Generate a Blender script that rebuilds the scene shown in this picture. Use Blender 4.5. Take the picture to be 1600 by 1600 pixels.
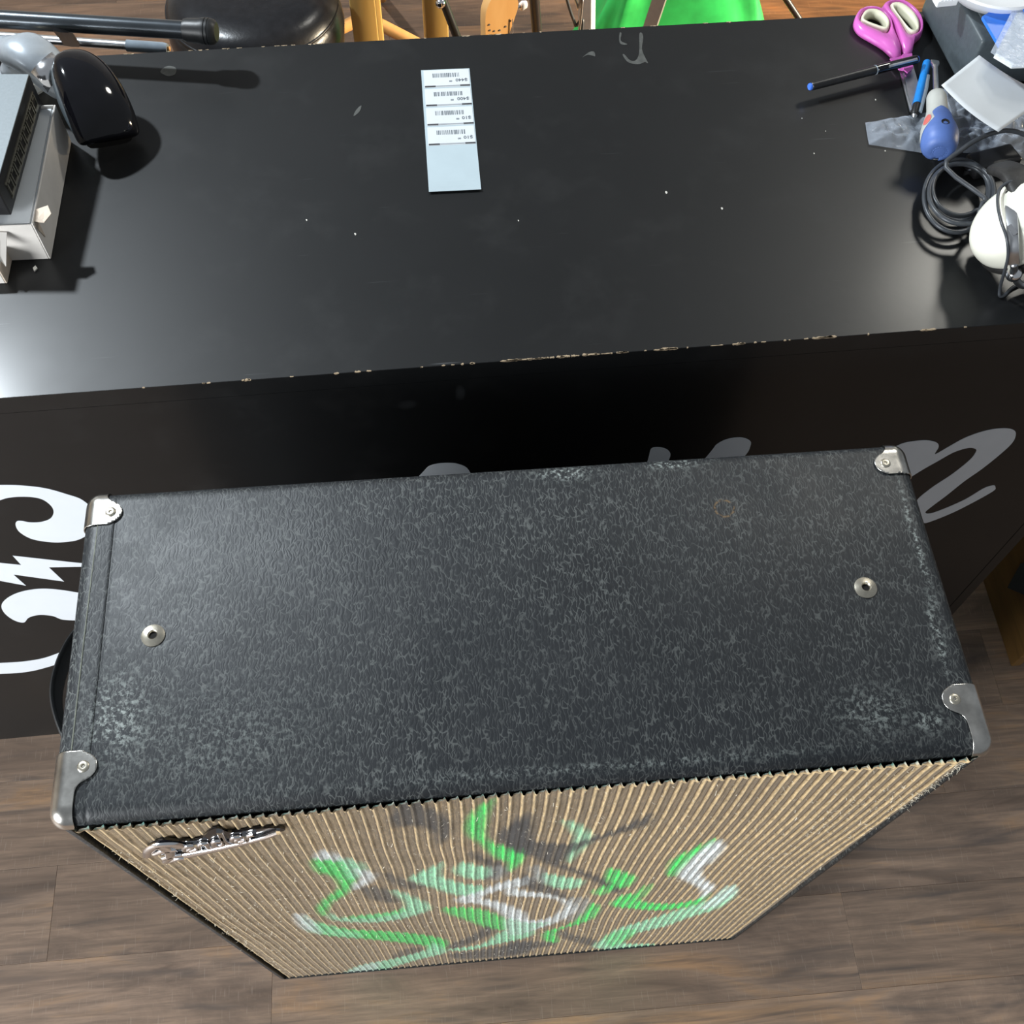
import bpy, bmesh, math, random
import numpy as np
from mathutils import Vector, Matrix, noise
random.seed(7); rng = np.random.default_rng(7)
PI = math.pi
for o in list(bpy.data.objects): bpy.data.objects.remove(o)
scene = bpy.context.scene
C = scene.collection

# ------------------------------------------------------------------ camera
F_PX = 1705.44
CAM_R = ((0.99626448, 0.06464880, -0.05725055), (-0.08434483, 0.87068587, -0.48455347), (0.01852145, 0.48757220, 0.87288619))
CAM_P = Vector((0.3222, -0.2249, 1.9000))
R3 = Matrix(CAM_R)
cam = bpy.data.cameras.new('camera'); cam.sensor_width = 36; cam.lens = 36*F_PX/1600; cam.clip_start = .02
cam_o = bpy.data.objects.new('camera', cam); C.objects.link(cam_o)
cam_o.matrix_world = Matrix.Translation(CAM_P) @ R3.to_4x4()
scene.camera = cam_o
# ------------------------------------------------------------------ world, lights, exposure
W_ = bpy.data.worlds.new('world'); scene.world = W_; W_.use_nodes = True
bg = W_.node_tree.nodes['Background']; bg.inputs[0].default_value = (.86, .93, 1, 1); bg.inputs[1].default_value = .25
def area(name, loc, target, size, energy, col, shape='DISK', size_y=None, spread=180):
    l = bpy.data.lights.new(name, 'AREA'); l.shape = shape; l.size = size; l.energy = energy; l.color = col
    if size_y: l.size_y = size_y
    l.spread = math.radians(spread)
    o = bpy.data.objects.new(name, l); C.objects.link(o); o.location = loc
    o.rotation_euler = (Vector(target)-Vector(loc)).to_track_quat('-Z', 'Y').to_euler(); return o
area('ceiling_spot', (-1.12, 1.75, 2.8), (.1, .7, 1), .13, 80, (.86, .94, 1))
area('ceiling_downlight', (2.02, 2.05, 2.8), (.9, .5, 1), .36, 17, (1, .97, .88))
area('window_daylight', (-3.12, -2.0, 1.75), (.2, .1, .6), 2.0, 285, (.93, .97, 1), 'RECTANGLE', 1.6)
area('added_back_fill', (3.2, 1.35, .9), (.5, 1.85, .35), .45, 36, (1, .84, .60), spread=62)  # added warm fill, no fixture there; brightens the things behind the counter
vs = scene.view_settings; vs.view_transform = 'Standard'; vs.look = 'None'; vs.gamma = 1; vs.use_curve_mapping = False; vs.exposure = 0

# ------------------------------------------------------------------ measuring helpers (surveyed pixel -> point in the room)
def _ray(px, py): return R3 @ Vector(((px-800)/F_PX, -(py-800)/F_PX, -1))
def at(px, py, z): d = _ray(px, py); return CAM_P + d*((z-CAM_P.z)/d.z)
def atY(px, py, y): d = _ray(px, py); return CAM_P + d*((y-CAM_P.y)/d.y)
def atX(px, py, x): d = _ray(px, py); return CAM_P + d*((x-CAM_P.x)/d.x)

# ------------------------------------------------------------------ materials
def new_mat(name):
    m = bpy.data.materials.new(name); m.use_nodes = True
    return m, m.node_tree, m.node_tree.nodes['Principled BSDF']
def node(nt, t, **kw):
    n = nt.nodes.new(t)
    for k, v in kw.items():
        if k.startswith('i_'): n.inputs[k[2:].replace('_', ' ')].default_value = v
        else: setattr(n, k, v)
    return n
def L(nt, a, b): nt.links.new(a, b)
def coords(nt, scale=(1, 1, 1), kind='Object', loc=(0, 0, 0), rot=(0, 0, 0)):
    tc = node(nt, 'ShaderNodeTexCoord'); mp = node(nt, 'ShaderNodeMapping')
    mp.inputs['Scale'].default_value = scale; mp.inputs['Location'].default_value = loc; mp.inputs['Rotation'].default_value = rot
    L(nt, tc.outputs[kind], mp.inputs['Vector']); return mp.outputs[0]
def ramp(nt, fac, stops, interp='LINEAR'):
    r = node(nt, 'ShaderNodeValToRGB'); cr = r.color_ramp; cr.interpolation = interp
    while len(cr.elements) > 1: cr.elements.remove(cr.elements[-1])
    cr.elements[0].position = stops[0][0]; cr.elements[0].color = (*stops[0][1], 1) if hasattr(stops[0][1], '__len__') else (stops[0][1],)*3+(1,)
    for p, c in stops[1:]:
        e = cr.elements.new(p); e.color = (*c, 1) if hasattr(c, '__len__') else (c, c, c, 1)
    L(nt, fac, r.inputs[0]); return r.outputs[0]
def mix(nt, fac, a, b, mode='MIX'):
    m = node(nt, 'ShaderNodeMix', data_type='RGBA', blend_type=mode)
    for sock, v in ((m.inputs[0], fac), (m.inputs[6], a), (m.inputs[7], b)):
        if hasattr(v, 'is_linked') or hasattr(v, 'links'): L(nt, v, sock)
        elif hasattr(v, '__len__'): sock.default_value = (*v, 1) if len(v) == 3 else v
        else: sock.default_value = v
    return m.outputs[2]
def math_n(nt, op, a, b=0.0, c=0.0):
    m = node(nt, 'ShaderNodeMath', operation=op)
    for i, v in enumerate((a, b, c)):
        if hasattr(v, 'links'): L(nt, v, m.inputs[i])
        else: m.inputs[i].default_value = v
    return m.outputs[0]
def noise_n(nt, vec, scale, detail=3, rough=.55, dist=0):
    n = node(nt, 'ShaderNodeTexNoise'); n.inputs['Scale'].default_value = scale; n.inputs['Detail'].default_value = detail
    n.inputs['Roughness'].default_value = rough; n.inputs['Distortion'].default_value = dist
    L(nt, vec, n.inputs['Vector']); return n.outputs[0]
def bump(nt, b, h, strength=.3, dist=.001):
    n = node(nt, 'ShaderNodeBump'); n.inputs['Strength'].default_value = strength; n.inputs['Distance'].default_value = dist
    L(nt, h, n.inputs['Height']); L(nt, n.outputs[0], b.inputs['Normal']); return n
def simple(name, col, rough=.5, metal=0, var=.12, nscale=60, bmp=.05, spec=.5, coat=0, trans=0, alpha=1, ior=1.45):
    m, nt, b = new_mat(name)
    v = coords(nt)
    n = noise_n(nt, v, nscale, 4)
    c0 = tuple(max(0, c*(1-var)) for c in col); c1 = tuple(min(1, c*(1+var)) for c in col)
    L(nt, ramp(nt, n, [(.3, c0), (.7, c1)]), b.inputs['Base Color'])
    b.inputs['Roughness'].default_value = rough; b.inputs['Metallic'].default_value = metal
    b.inputs['Specular IOR Level'].default_value = spec; b.inputs['Coat Weight'].default_value = coat
    b.inputs['Transmission Weight'].default_value = trans; b.inputs['Alpha'].default_value = alpha; b.inputs['IOR'].default_value = ior
    if bmp: bump(nt, b, noise_n(nt, v, nscale*3, 3), bmp, .0008)
    return m
M = {}
def tolex():
    m, nt, b = new_mat('black_tolex')
    v = coords(nt)
    warp = node(nt, 'ShaderNodeTexNoise'); warp.inputs['Scale'].default_value = 110; L(nt, v, warp.inputs['Vector'])
    vm = node(nt, 'ShaderNodeVectorMath', operation='SCALE'); vm.inputs['Scale'].default_value = .008
    L(nt, warp.outputs['Color'], vm.inputs[0])
    va = node(nt, 'ShaderNodeVectorMath', operation='ADD'); L(nt, v, va.inputs[0]); L(nt, vm.outputs[0], va.inputs[1])
    sc = node(nt, 'ShaderNodeMapping'); sc.inputs['Scale'].default_value = (345, 88, 125); sc.inputs['Rotation'].default_value = (0, 0, .12); L(nt, va.outputs[0], sc.inputs['Vector'])
    vo = node(nt, 'ShaderNodeTexVoronoi', feature='DISTANCE_TO_EDGE'); vo.inputs['Scale'].default_value = 1; L(nt, sc.outputs[0], vo.inputs['Vector'])
    vein = ramp(nt, vo.outputs['Distance'], [(0, 1), (.03, .85), (.09, 0)])
    gate = ramp(nt, noise_n(nt, v, 150, 3), [(.36, .1), (.56, 1)])
    dust = ramp(nt, noise_n(nt, v, 5.5, 5, .6), [(.34, .5), (.64, 1)])
    vg = math_n(nt, 'MULTIPLY', math_n(nt, 'MULTIPLY', vein, gate), dust)
    base = mix(nt, noise_n(nt, v, 7, 4), (.008, .010, .0128), (.015, .018, .0215))
    col = mix(nt, vg, base, (.105, .113, .110))
    # scuffs: pale rubbed spots
    sx = node(nt, 'ShaderNodeSeparateXYZ'); L(nt, v, sx.inputs[0])
    def gauss(axis_sock, c, w):
        d = math_n(nt, 'SUBTRACT', axis_sock, c); d = math_n(nt, 'DIVIDE', d, w); d = math_n(nt, 'MULTIPLY', d, d)
        return math_n(nt, 'POWER', 2.718, math_n(nt, 'MULTIPLY', d, -1))
    X, Y = sx.outputs[0], sx.outputs[1]
    fine = ramp(nt, noise_n(nt, v, 260, 3, .7), [(.5, 0), (.62, 1)])
    def spot(x, y, wx, wy, a):
        return math_n(nt, 'MULTIPLY', math_n(nt, 'MULTIPLY', math_n(nt, 'MULTIPLY', gauss(X, x, wx), gauss(Y, y, wy)), fine), a)
    s = spot(.045, .085, .020, .03, .75)
    for a in ((.732, .19, .003, .06, .9), (.726, .10, .004, .03, .9), (.655, .04, .03, .02, .45), (.43, .283, .022, .006, 1.2), (.53, .286, .02, .005, 1.2), (.70, .028, .012, .008, .7), (.45, .012, .2, .004, .35), (.12, .06, .08, .04, .25)):
        s = math_n(nt, 'ADD', s, spot(*a))
    col = mix(nt, s, col, (.36, .40, .38))
    # adhesive ring mark
    dx = math_n(nt, 'SUBTRACT', X, .568); dy = math_n(nt, 'SUBTRACT', Y, .236)
    rr = math_n(nt, 'SQRT', math_n(nt, 'ADD', math_n(nt, 'MULTIPLY', dx, dx), math_n(nt, 'MULTIPLY', dy, dy)))
    ring = math_n(nt, 'MULTIPLY', gauss(rr, .0085, .0009), ramp(nt, noise_n(nt, v, 300, 2), [(.42, 0), (.5, 1)]))
    col = mix(nt, math_n(nt, 'MULTIPLY', ring, .8), col, (.20, .12, .05))
    L(nt, col, b.inputs['Base Color'])
    L(nt, ramp(nt, noise_n(nt, v, 12, 3), [(.3, .44), (.7, .56)]), b.inputs['Roughness'])
    # seam groove and joint in the covering (fine relief)
    gro = gauss(X, .029, .0016)
    h = math_n(nt, 'SUBTRACT', math_n(nt, 'MULTIPLY', vo.outputs['Distance'], 1.0), math_n(nt, 'MULTIPLY', gro, 2.5))
    bump(nt, b, h, .28, .0007)
    return m
M['tolex'] = tolex()
def counter_mat():
    m, nt, b = new_mat('black_melamine')
    v = coords(nt)
    base = mix(nt, noise_n(nt, v, 6, 4), (.0045, .005, .0055), (.008, .0085, .009))
    # fine random scratches
    scr = None
    for k, (ang, s) in enumerate(((.5, 1), (2.0, 1.3), (2.7, .9))):
        vv = coords(nt, (9*s, 260*s, 9), rot=(0, 0, ang))
        l = ramp(nt, noise_n(nt, vv, 1, 1.5, .4), [(.765, 0), (.80, 1)])
        scr = l if scr is None else math_n(nt, 'ADD', scr, l)
    scr = math_n(nt, 'MULTIPLY', scr, ramp(nt, noise_n(nt, v, 7, 2), [(.45, 0), (.65, .5)]))
    smudge = ramp(nt, noise_n(nt, v, 11, 6, .65), [(.52, 0), (.75, .5)])
    col = mix(nt, scr, base, (.10, .105, .11)); col = mix(nt, math_n(nt, 'MULTIPLY', smudge, .16), col, (.09, .09, .09))
    L(nt, col, b.inputs['Base Color'])
    L(nt, math_n(nt, 'ADD', ramp(nt, noise_n(nt, v, 4, 4), [(.3, .43), (.7, .48)]), math_n(nt, 'MULTIPLY', smudge, .06)), b.inputs['Roughness'])
    b.inputs['Specular IOR Level'].default_value = .32
    b.inputs['Coat Weight'].default_value = .26; b.inputs['Coat Roughness'].default_value = .20; b.inputs['Coat IOR'].default_value = 1.4
    return m
M['counter'] = counter_mat()
def plank_mat():
    m, nt, b = new_mat('dark_plank')
    oi = node(nt, 'ShaderNodeObjectInfo')
    off = node(nt, 'ShaderNodeVectorMath', operation='SCALE'); L(nt, oi.outputs['Location'], off.inputs[0]); off.inputs['Scale'].default_value = 3.1
    v = coords(nt); va = node(nt, 'ShaderNodeVectorMath', operation='ADD'); L(nt, v, va.inputs[0]); L(nt, off.outputs[0], va.inputs[1])
    def mp(s):
        n = node(nt, 'ShaderNodeMapping'); n.inputs['Scale'].default_value = s; L(nt, va.outputs[0], n.inputs['Vector']); return n.outputs[0]
    big = noise_n(nt, mp((2.4, 11, 1)), 1, 6, .62, 1.1)
    grain = noise_n(nt, mp((7, 120, 1)), 1, 5, .65, .4)
    col = ramp(nt, big, [(.28, (.105, .075, .058)), (.42, (.24, .17, .126)), (.55, (.355, .25, .18)), (.66, (.44, .275, .16)), (.80, (.27, .188, .14))])
    col = mix(nt, ramp(nt, grain, [(.35, .6), (.62, 0)]), col, (.15, .115, .092))
    streak = ramp(nt, noise_n(nt, mp((3, 26, 1)), 1, 3, .5, 1.2), [(.56, 0), (.72, .75)])
    col = mix(nt, streak, col, (.105, .088, .080))
    tick = ramp(nt, noise_n(nt, mp((420, 28, 1)), 1, 1, .4), [(.66, 0), (.72, .5)])
    col = mix(nt, math_n(nt, 'MULTIPLY', tick, .35), col, (.5, .42, .34))
    tone = ramp(nt, oi.outputs['Random'], [(0, .88), (1, 1.12)])
    col = mix(nt, 1.0, col, tone, 'MULTIPLY')
    oc = node(nt, 'ShaderNodeObjectInfo')
    col = mix(nt, 1.0, col, oc.outputs['Color'], 'MULTIPLY')
    L(nt, col, b.inputs['Base Color'])
    L(nt, ramp(nt, grain, [(.3, .36), (.7, .5)]), b.inputs['Roughness']); b.inputs['Specular IOR Level'].default_value = .45
    bump(nt, b, grain, .18, .0008); return m
M['plank'] = plank_mat()
def grille_mat():
    m, nt, b = new_mat('grille_weave')
    at_ = node(nt, 'ShaderNodeVertexColor', layer_name='weave')
    v = coords(nt, (1, 1, 1))
    th = noise_n(nt, coords(nt, (900, 40, 60)), 1, 3, .6)
    sp = ramp(nt, noise_n(nt, coords(nt, (430, 100, 150)), 1, 2, .6), [(.64, 0), (.72, .75)])
    dk = ramp(nt, noise_n(nt, coords(nt, (300, 60, 110)), 1, 3, .6), [(.30, .55), (.45, 0)])
    c = mix(nt, 1.0, at_.outputs['Color'], ramp(nt, th, [(.3, .55), (.7, 1.4)]), 'MULTIPLY')
    c = mix(nt, 1.0, c, ramp(nt, dk, [(0, 1.0), (1, .45)]), 'MULTIPLY'); c = mix(nt, math_n(nt, 'MULTIPLY', sp, .6), c, (.74, .68, .54))
    L(nt, c, b.inputs['Base Color']); b.inputs['Roughness'].default_value = .48
    b.inputs['Sheen Weight'].default_value = .15
    bump(nt, b, th, .5, .0008); return m
M['grille'] = grille_mat()
def wood(name, a, c, scale=(2, 30, 30), rough=.4):
    m, nt, b = new_mat(name)
    g = noise_n(nt, coords(nt, scale), 1, 4, .6, .6)
    L(nt, ramp(nt, g, [(.3, a), (.7, c)]), b.inputs['Base Color']); b.inputs['Roughness'].default_value = rough
    bump(nt, b, g, .1, .001); return m
M['pine'] = wood('yellow_pine', (.52, .31, .085), (.66, .42, .14), (30, 30, 3))
M['dowel'] = wood('orange_dowel', (.55, .26, .07), (.70, .36, .12), (20, 20, 20))
M['maple'] = wood('orange_maple', (.82, .42, .14), (.92, .52, .20), (30, 30, 4))
M['oak'] = wood('amber_cabinet_wood', (.15, .078, .022), (.26, .14, .042), (5, 5, 40))
M['chrome'] = simple('worn_chrome', (.62, .60, .56), .24, 1, .35, 40, .10)
M['nickel'] = simple('dull_nickel', (.56, .52, .43), .36, 1, .2, 120, .1)
M['mirror'] = simple('polished_chrome', (.90, .90, .92), .14, 1, .05, 100, 0)
M['steel'] = simple('brushed_steel', (.62, .63, .65), .3, 1, .1, 90, .05)
M['pole'] = simple('dark_enamelled_tube', (.075, .085, .095), .24, .75, .1, 60, 0, .8)
M['hole'] = simple('dark_hole', (.008, .007, .006), .8)
M['black_rubber'] = simple('black_rubber', (.014, .015, .016), .42, 0, .2, 80, .1)
M['gloss_black'] = simple('gloss_black_plastic', (.005, .005, .007), .07, 0, .2, 40, 0, .55)
M['black_plastic'] = simple('matte_black_plastic', (.014, .014, .015), .38, 0, .15, 90, .06)
M['charcoal'] = simple('charcoal_plastic', (.062, .077, .086), .42, 0, .1, 200, .12)
M['silver_plastic'] = simple('silver_painted_plastic', (.42, .46, .50), .30, .35, .06, 100, .03)
M['device_top'] = simple('grey_coated_steel', (.20, .23, .245), .5, .1, .06, 300, .1)
M['port'] = simple('port_metal', (.22, .21, .17), .4, .6, .2, 200, .1)
M['card'] = simple('white_cardboard', (.72, .68, .63), .75, 0, .06, 30, .08)
M['card_in'] = simple('cardboard_core', (.62, .52, .42), .85, 0, .1, 60, .1)
M['paper'] = simple('white_paper', (.66, .69, .71), .6, 0, .03, 30, .02)
M['liner'] = simple('waxed_label_liner', (.47, .56, .60), .35, 0, .03, 30, .02)
M['ink'] = simple('black_print', (.05, .05, .055), .7)
M['ink_grey'] = simple('grey_print', (.12, .14, .16), .7)
M['vinyl'] = simple('white_vinyl_lettering', (.83, .88, .93), .42, 0, .02, 20, .02)
M['leather'] = simple('black_leather', (.012, .012, .014), .28, 0, .25, 60, .25)
M['pink'] = simple('pink_plastic', (.64, .14, .50), .28, 0, .05, 40, 0)
M['cream'] = simple('cream_soft_grip', (.74, .72, .55), .5, 0, .05, 60, .05)
M['blue_pen'] = simple('blue_pen_plastic', (.015, .23, .66), .22, 0, .15, 60, 0)
M['blue_dot'] = simple('blue_end_plug', (.06, .18, .72), .35)
M['clear_plastic'] = simple('smoky_clear_plastic', (.22, .26, .30), .12, 0, .1, 60, 0, .6)
M['sd_grey'] = simple('pale_grey_grip', (.46, .47, .44), .42, 0, .05, 60, .03)
M['sd_blue'] = simple('blue_grip', (.09, .16, .42), .45, 0, .08, 60, .05)
M['sd_red'] = simple('red_inlay', (.62, .15, .13), .5)
M['cable'] = simple('grey_cable', (.050, .055, .062), .34, 0, .1, 150, .05)
M['cream_shell'] = simple('cream_white_shell', (.80, .79, .68), .32, 0, .03, 30, .02)
M['pad'] = simple('black_ear_pad', (.022, .021, .02), .5, 0, .3, 120, .3)
M['white_plastic'] = simple('white_plastic', (.82, .83, .84), .35, 0, .02, 30, 0)
M['blue_print'] = simple('blue_printed_card', (.03, .18, .70), .35, 0, .06, 30, 0)
M['green'] = simple('green_nylon', (.03, .46, .10), .42, 0, .35, 9, .1)
M['alu'] = simple('aluminium_tube', (.62, .67, .72), .32, .15, .08, 60, .05)
M['grey_leg'] = simple('grey_painted_tube', (.20, .18, .17), .45, .2, .08, 60, .05)
M['thread'] = simple('frayed_thread', (.80, .74, .60), .35, 0, .1, 300, 0)
M['glue'] = simple('dried_glue_residue', (.085, .088, .082), .45, 0, .3, 120, .3)
M['chip'] = simple('bare_chipboard', (.42, .32, .21), .85, 0, .3, 300, .3)
M['dust'] = simple('paper_crumb', (.62, .60, .54), .8)
M['grey_felt'] = simple('dark_grey_felt', (.05, .055, .062), .8, 0, .2, 200, .2)
M['seam'] = simple('dried_glue_seam', (.20, .21, .17), .55, 0, .3, 200, .2)
def film():
    m, nt, b = new_mat('clear_film')
    v = coords(nt)
    b.inputs['Base Color'].default_value = (.66, .74, .86, 1); b.inputs['Roughness'].default_value = .13
    fr = node(nt, 'ShaderNodeLayerWeight'); fr.inputs[0].default_value = .35
    L(nt, ramp(nt, fr.outputs['Facing'], [(0, .20), (1, .62)]), b.inputs['Alpha'])
    bump(nt, b, noise_n(nt, v, 90, 4, .6, 1), .5, .003); return m
M['film'] = film()

# ------------------------------------------------------------------ object helpers
def link(name, me, m=None, parent=None, smooth=False):
    o = bpy.data.objects.new(name, me); C.objects.link(o)
    if m: me.materials.append(M[m] if isinstance(m, str) else m)
    if parent: o.parent = parent
    if smooth:
        for p in me.polygons: p.use_smooth = True
    return o
def obj(name, bm, m, parent=None, smooth=False, autos=None):
    bmesh.ops.recalc_face_normals(bm, faces=bm.faces[:])
    me = bpy.data.meshes.new(name); bm.to_mesh(me); bm.free()
    if autos is not None:
        for p in me.polygons: p.use_smooth = True
        me.set_sharp_from_angle(angle=math.radians(autos))
    return link(name, me, m, parent, smooth)
def tag(o, label, cat, group=None, kind=None):
    if label: o['label'] = label
    if cat: o['category'] = cat
    if group: o['group'] = group
    if kind: o['kind'] = kind
    return o
def thing(name, label, cat, loc=(0, 0, 0), rz=0, group=None):
    o = bpy.data.objects.new(name, None); C.objects.link(o); o.location = loc; o.rotation_euler = (0, 0, rz); o.empty_display_size = .05
    return tag(o, label, cat, group)
def rel(o):            # parent is an Empty at world place; child meshes written in world coords
    pass
def world_child(o, parent):
    # child vertices are in world coordinates: keep them there
    bpy.context.view_layer.update()
    o.parent = parent; o.matrix_parent_inverse = Matrix.Identity(4)
    me = o.data; me.transform(parent_world(parent).inverted()); return o
def parent_world(p):
    m = Matrix.LocRotScale(p.location, p.rotation_euler, p.scale)
    return (parent_world(p.parent) @ m) if p.parent else m
def wobj(name, bm, m, parent=None, **k):
    o = obj(name, bm, m, None, **k)
    if parent: world_child(o, parent)
    return o
def box(bm, lo, hi, mat=None, bev=0, seg=2):
    lo = Vector(lo); hi = Vector(hi)
    g = bmesh.ops.create_cube(bm, size=1)
    vs_ = g['verts']
    for v in vs_:
        v.co = Vector((lo[i]+(v.co[i]+.5)*(hi[i]-lo[i]) for i in range(3)))
    if bev:
        es = list({e for v in vs_ for e in v.link_edges})
        r = bmesh.ops.bevel(bm, geom=es, offset=bev, segments=seg, profile=.5, affect='EDGES', clamp_overlap=True)
        vs_ = list({v for f in r['faces'] for v in f.verts} | {v for v in vs_ if v.is_valid})
    if mat:
        for v in vs_: v.co = mat @ v.co
    return bm
def catmull(pts, n=8, closed=False):
    pts = [Vector(p) for p in pts]; N = len(pts); out = []
    rngk = range(N) if closed else range(N-1)
    for i in rngk:
        if closed: p0, p1, p2, p3 = pts[i-1], pts[i], pts[(i+1) % N], pts[(i+2) % N]
        else: p0, p1, p2, p3 = pts[max(i-1, 0)], pts[i], pts[i+1], pts[min(i+2, N-1)]
        for k in range(n):
            t = k/n
            out.append(.5*((2*p1)+(p2-p0)*t+(2*p0-5*p1+4*p2-p3)*t*t+(3*p1-p0-3*p2+p3)*t**3))
    if not closed: out.append(pts[-1])
    return out
def loft(bm, pts, ws, hs=None, up=(0, 0, 1), n=16, power=2.0, cap=True):
    """rings of superellipse section along pts"""
    pts = [Vector(p) for p in pts]; hs = hs or ws; rings = []; up = Vector(up).normalized()
    N = len(pts); side_prev = None
    for i, p in enumerate(pts):
        t = (pts[min(i+1, N-1)]-pts[max(i-1, 0)]).normalized()
        s = t.cross(up)
        if s.length < 1e-4: s = side_prev or t.orthogonal()
        s.normalize(); u = s.cross(t).normalized(); side_prev = s
        ring = []
        for k in range(n):
            a = 2*PI*k/n; c, q = math.cos(a), math.sin(a)
            cx = math.copysign(abs(c)**(2/power), c)*ws[i]; cy = math.copysign(abs(q)**(2/power), q)*hs[i]
            ring.append(bm.verts.new(p+s*cx+u*cy))
        rings.append(ring)
    for a, b in zip(rings, rings[1:]):
        for k in range(n): bm.faces.new((a[k], a[(k+1) % n], b[(k+1) % n], b[k]))
    if cap:
        bm.faces.new(rings[0][::-1]); bm.faces.new(rings[-1])
    return bm
def tube(bm, pts, r, n=8, smooth=0, closed=False):
    if smooth:
        pts = catmull(pts, smooth)
        if hasattr(r, '__len__'): r = list(np.interp(np.linspace(0, 1, len(pts)), np.linspace(0, 1, len(r)), r))
    # parallel-transport frames
    pts = [Vector(p) for p in pts]; N = len(pts); rings = []; u = None
    for i, p in enumerate(pts):
        t = (pts[min(i+1, N-1)]-pts[max(i-1, 0)]).normalized()
        u = (t.orthogonal() if u is None else (u-t*u.dot(t))).normalized(); s = t.cross(u)
        rr = r[i] if hasattr(r, '__len__') else r
        rings.append([bm.verts.new(p+(u*math.cos(2*PI*k/n)+s*math.sin(2*PI*k/n))*rr) for k in range(n)])
    for a, b in zip(rings, rings[1:]):
        for k in range(n): bm.faces.new((a[k], a[(k+1) % n], b[(k+1) % n], b[k]))
    bm.faces.new(rings[0][::-1]); bm.faces.new(rings[-1]); return bm
def lathe(bm, prof, axis_m=Matrix.Identity(4), n=24):
    """profile of (r, z) about local z"""
    rings = []
    for r, z in prof:
        if r < 1e-6: rings.append([bm.verts.new(axis_m @ Vector((0, 0, z)))])
        else: rings.append([bm.verts.new(axis_m @ Vector((r*math.cos(2*PI*k/n), r*math.sin(2*PI*k/n), z))) for k in range(n)])
    for a, b in zip(rings, rings[1:]):
        for k in range(n):
            q = [a[k % len(a)], a[(k+1) % len(a)], b[(k+1) % len(b)], b[k % len(b)]]
            f = []
            for v in q:
                if v not in f: f.append(v)
            if len(f) > 2: bm.faces.new(f)
    return bm
def slab(bm, pts, off):
    """ngon outline extruded by vector off"""
    off = Vector(off); a = [bm.verts.new(p) for p in pts]; b = [bm.verts.new(Vector(p)+off) for p in pts]; n = len(a)
    bm.faces.new(a); bm.faces.new(b[::-1])
    for k in range(n): bm.faces.new((a[k], b[k], b[(k+1) % n], a[(k+1) % n]))
    return bm
def axis_mat(p, d):
    return Matrix.Translation(Vector(p)) @ Vector(d).to_track_quat('Z', 'Y').to_matrix().to_4x4()

# ================================================================== ROOM
def wall_with_opening(name, label, x0, y0, y1, z1, oy0, oy1, oz0, oz1):
    b_ = bmesh.new()
    for lo, hi in (((x0-.12, y0, -.06), (x0, oy0, z1)), ((x0-.12, oy1, -.06), (x0, y1, z1)), ((x0-.12, oy0, -.06), (x0, oy1, oz0)), ((x0-.12, oy0, oz1), (x0, oy1, z1))): box(b_, lo, hi)
    return tag(obj(name, b_, M['wall']), label, None, None, 'structure')
M['wall'] = simple('painted_wall', (.55, .53, .50), .8, 0, .05, 8, .1)
wall_with_opening('wall_left', 'painted shop wall with a window opening', -3.2, -3.3, 3.9, 3.0, -3.02, -.98, .93, 2.57)
b_ = bmesh.new(); box(b_, (-3.2, 3.9, -.06), (4.0, 4.02, 3.0)); tag(obj('wall_back', b_, M['wall']), 'painted back wall of the shop', None, None, 'structure')
b_ = bmesh.new()
for lo, hi in (((-3.27, -3.02, .93), (-3.22, -2.97, 2.57)), ((-3.27, -1.03, .93), (-3.22, -.98, 2.57)), ((-3.27, -2.97, .93), (-3.22, -1.03, .98)), ((-3.27, -2.97, 2.52), (-3.22, -1.03, 2.57))): box(b_, lo, hi)
tag(obj('window_1', b_, M['white_plastic']), 'white window frame', None, None, 'structure')
# ================================================================== FLOOR
bm = bmesh.new(); box(bm, (-3.2, -3.3, -.06), (4.0, 3.9, -.012))
floor = tag(obj('floor', bm, 'black_rubber'), 'dark brown wood plank floor', None, None, 'structure')
PW, PL = .150, .945
pm = {}
def plank_mesh(length):
    key = round(length, 3)
    if key not in pm:
        b_ = bmesh.new(); box(b_, (.0001, .0001, -.012), (length-.0001, PW-.0001, 0), bev=.00045, seg=1)
        me = bpy.data.meshes.new('plank'); b_.to_mesh(me); b_.free(); me.materials.append(M['plank']); pm[key] = me
    return pm[key]
row0 = .060
for r in range(-22, 26):
    y0 = row0-PW+r*PW
    if y0 < -3.3 or y0+PW > 3.9: continue
    shift = -.009 if r == 0 else (-.009+((r*.618) % 1)*PL)
    if r == 3: shift = 1.31
    x = shift-PL*math.ceil((shift+3.2)/PL)
    while x < 4.0:
        a = max(x, -3.2); b = min(x+PL, 4.0)
        if b-a > .05:
            o = bpy.data.objects.new('plank', plank_mesh(b-a)); C.objects.link(o); o.parent = floor; o.location = (a, y0, 0)
            far = y0 > 1.2
            o.color = (1, 1, 1, 1)
            if far: o.color = (1.1, .66, .34, 1) if a+(b-a)/2 > .75 else (.66, .56, .49, 1)
        x += PL

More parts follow.
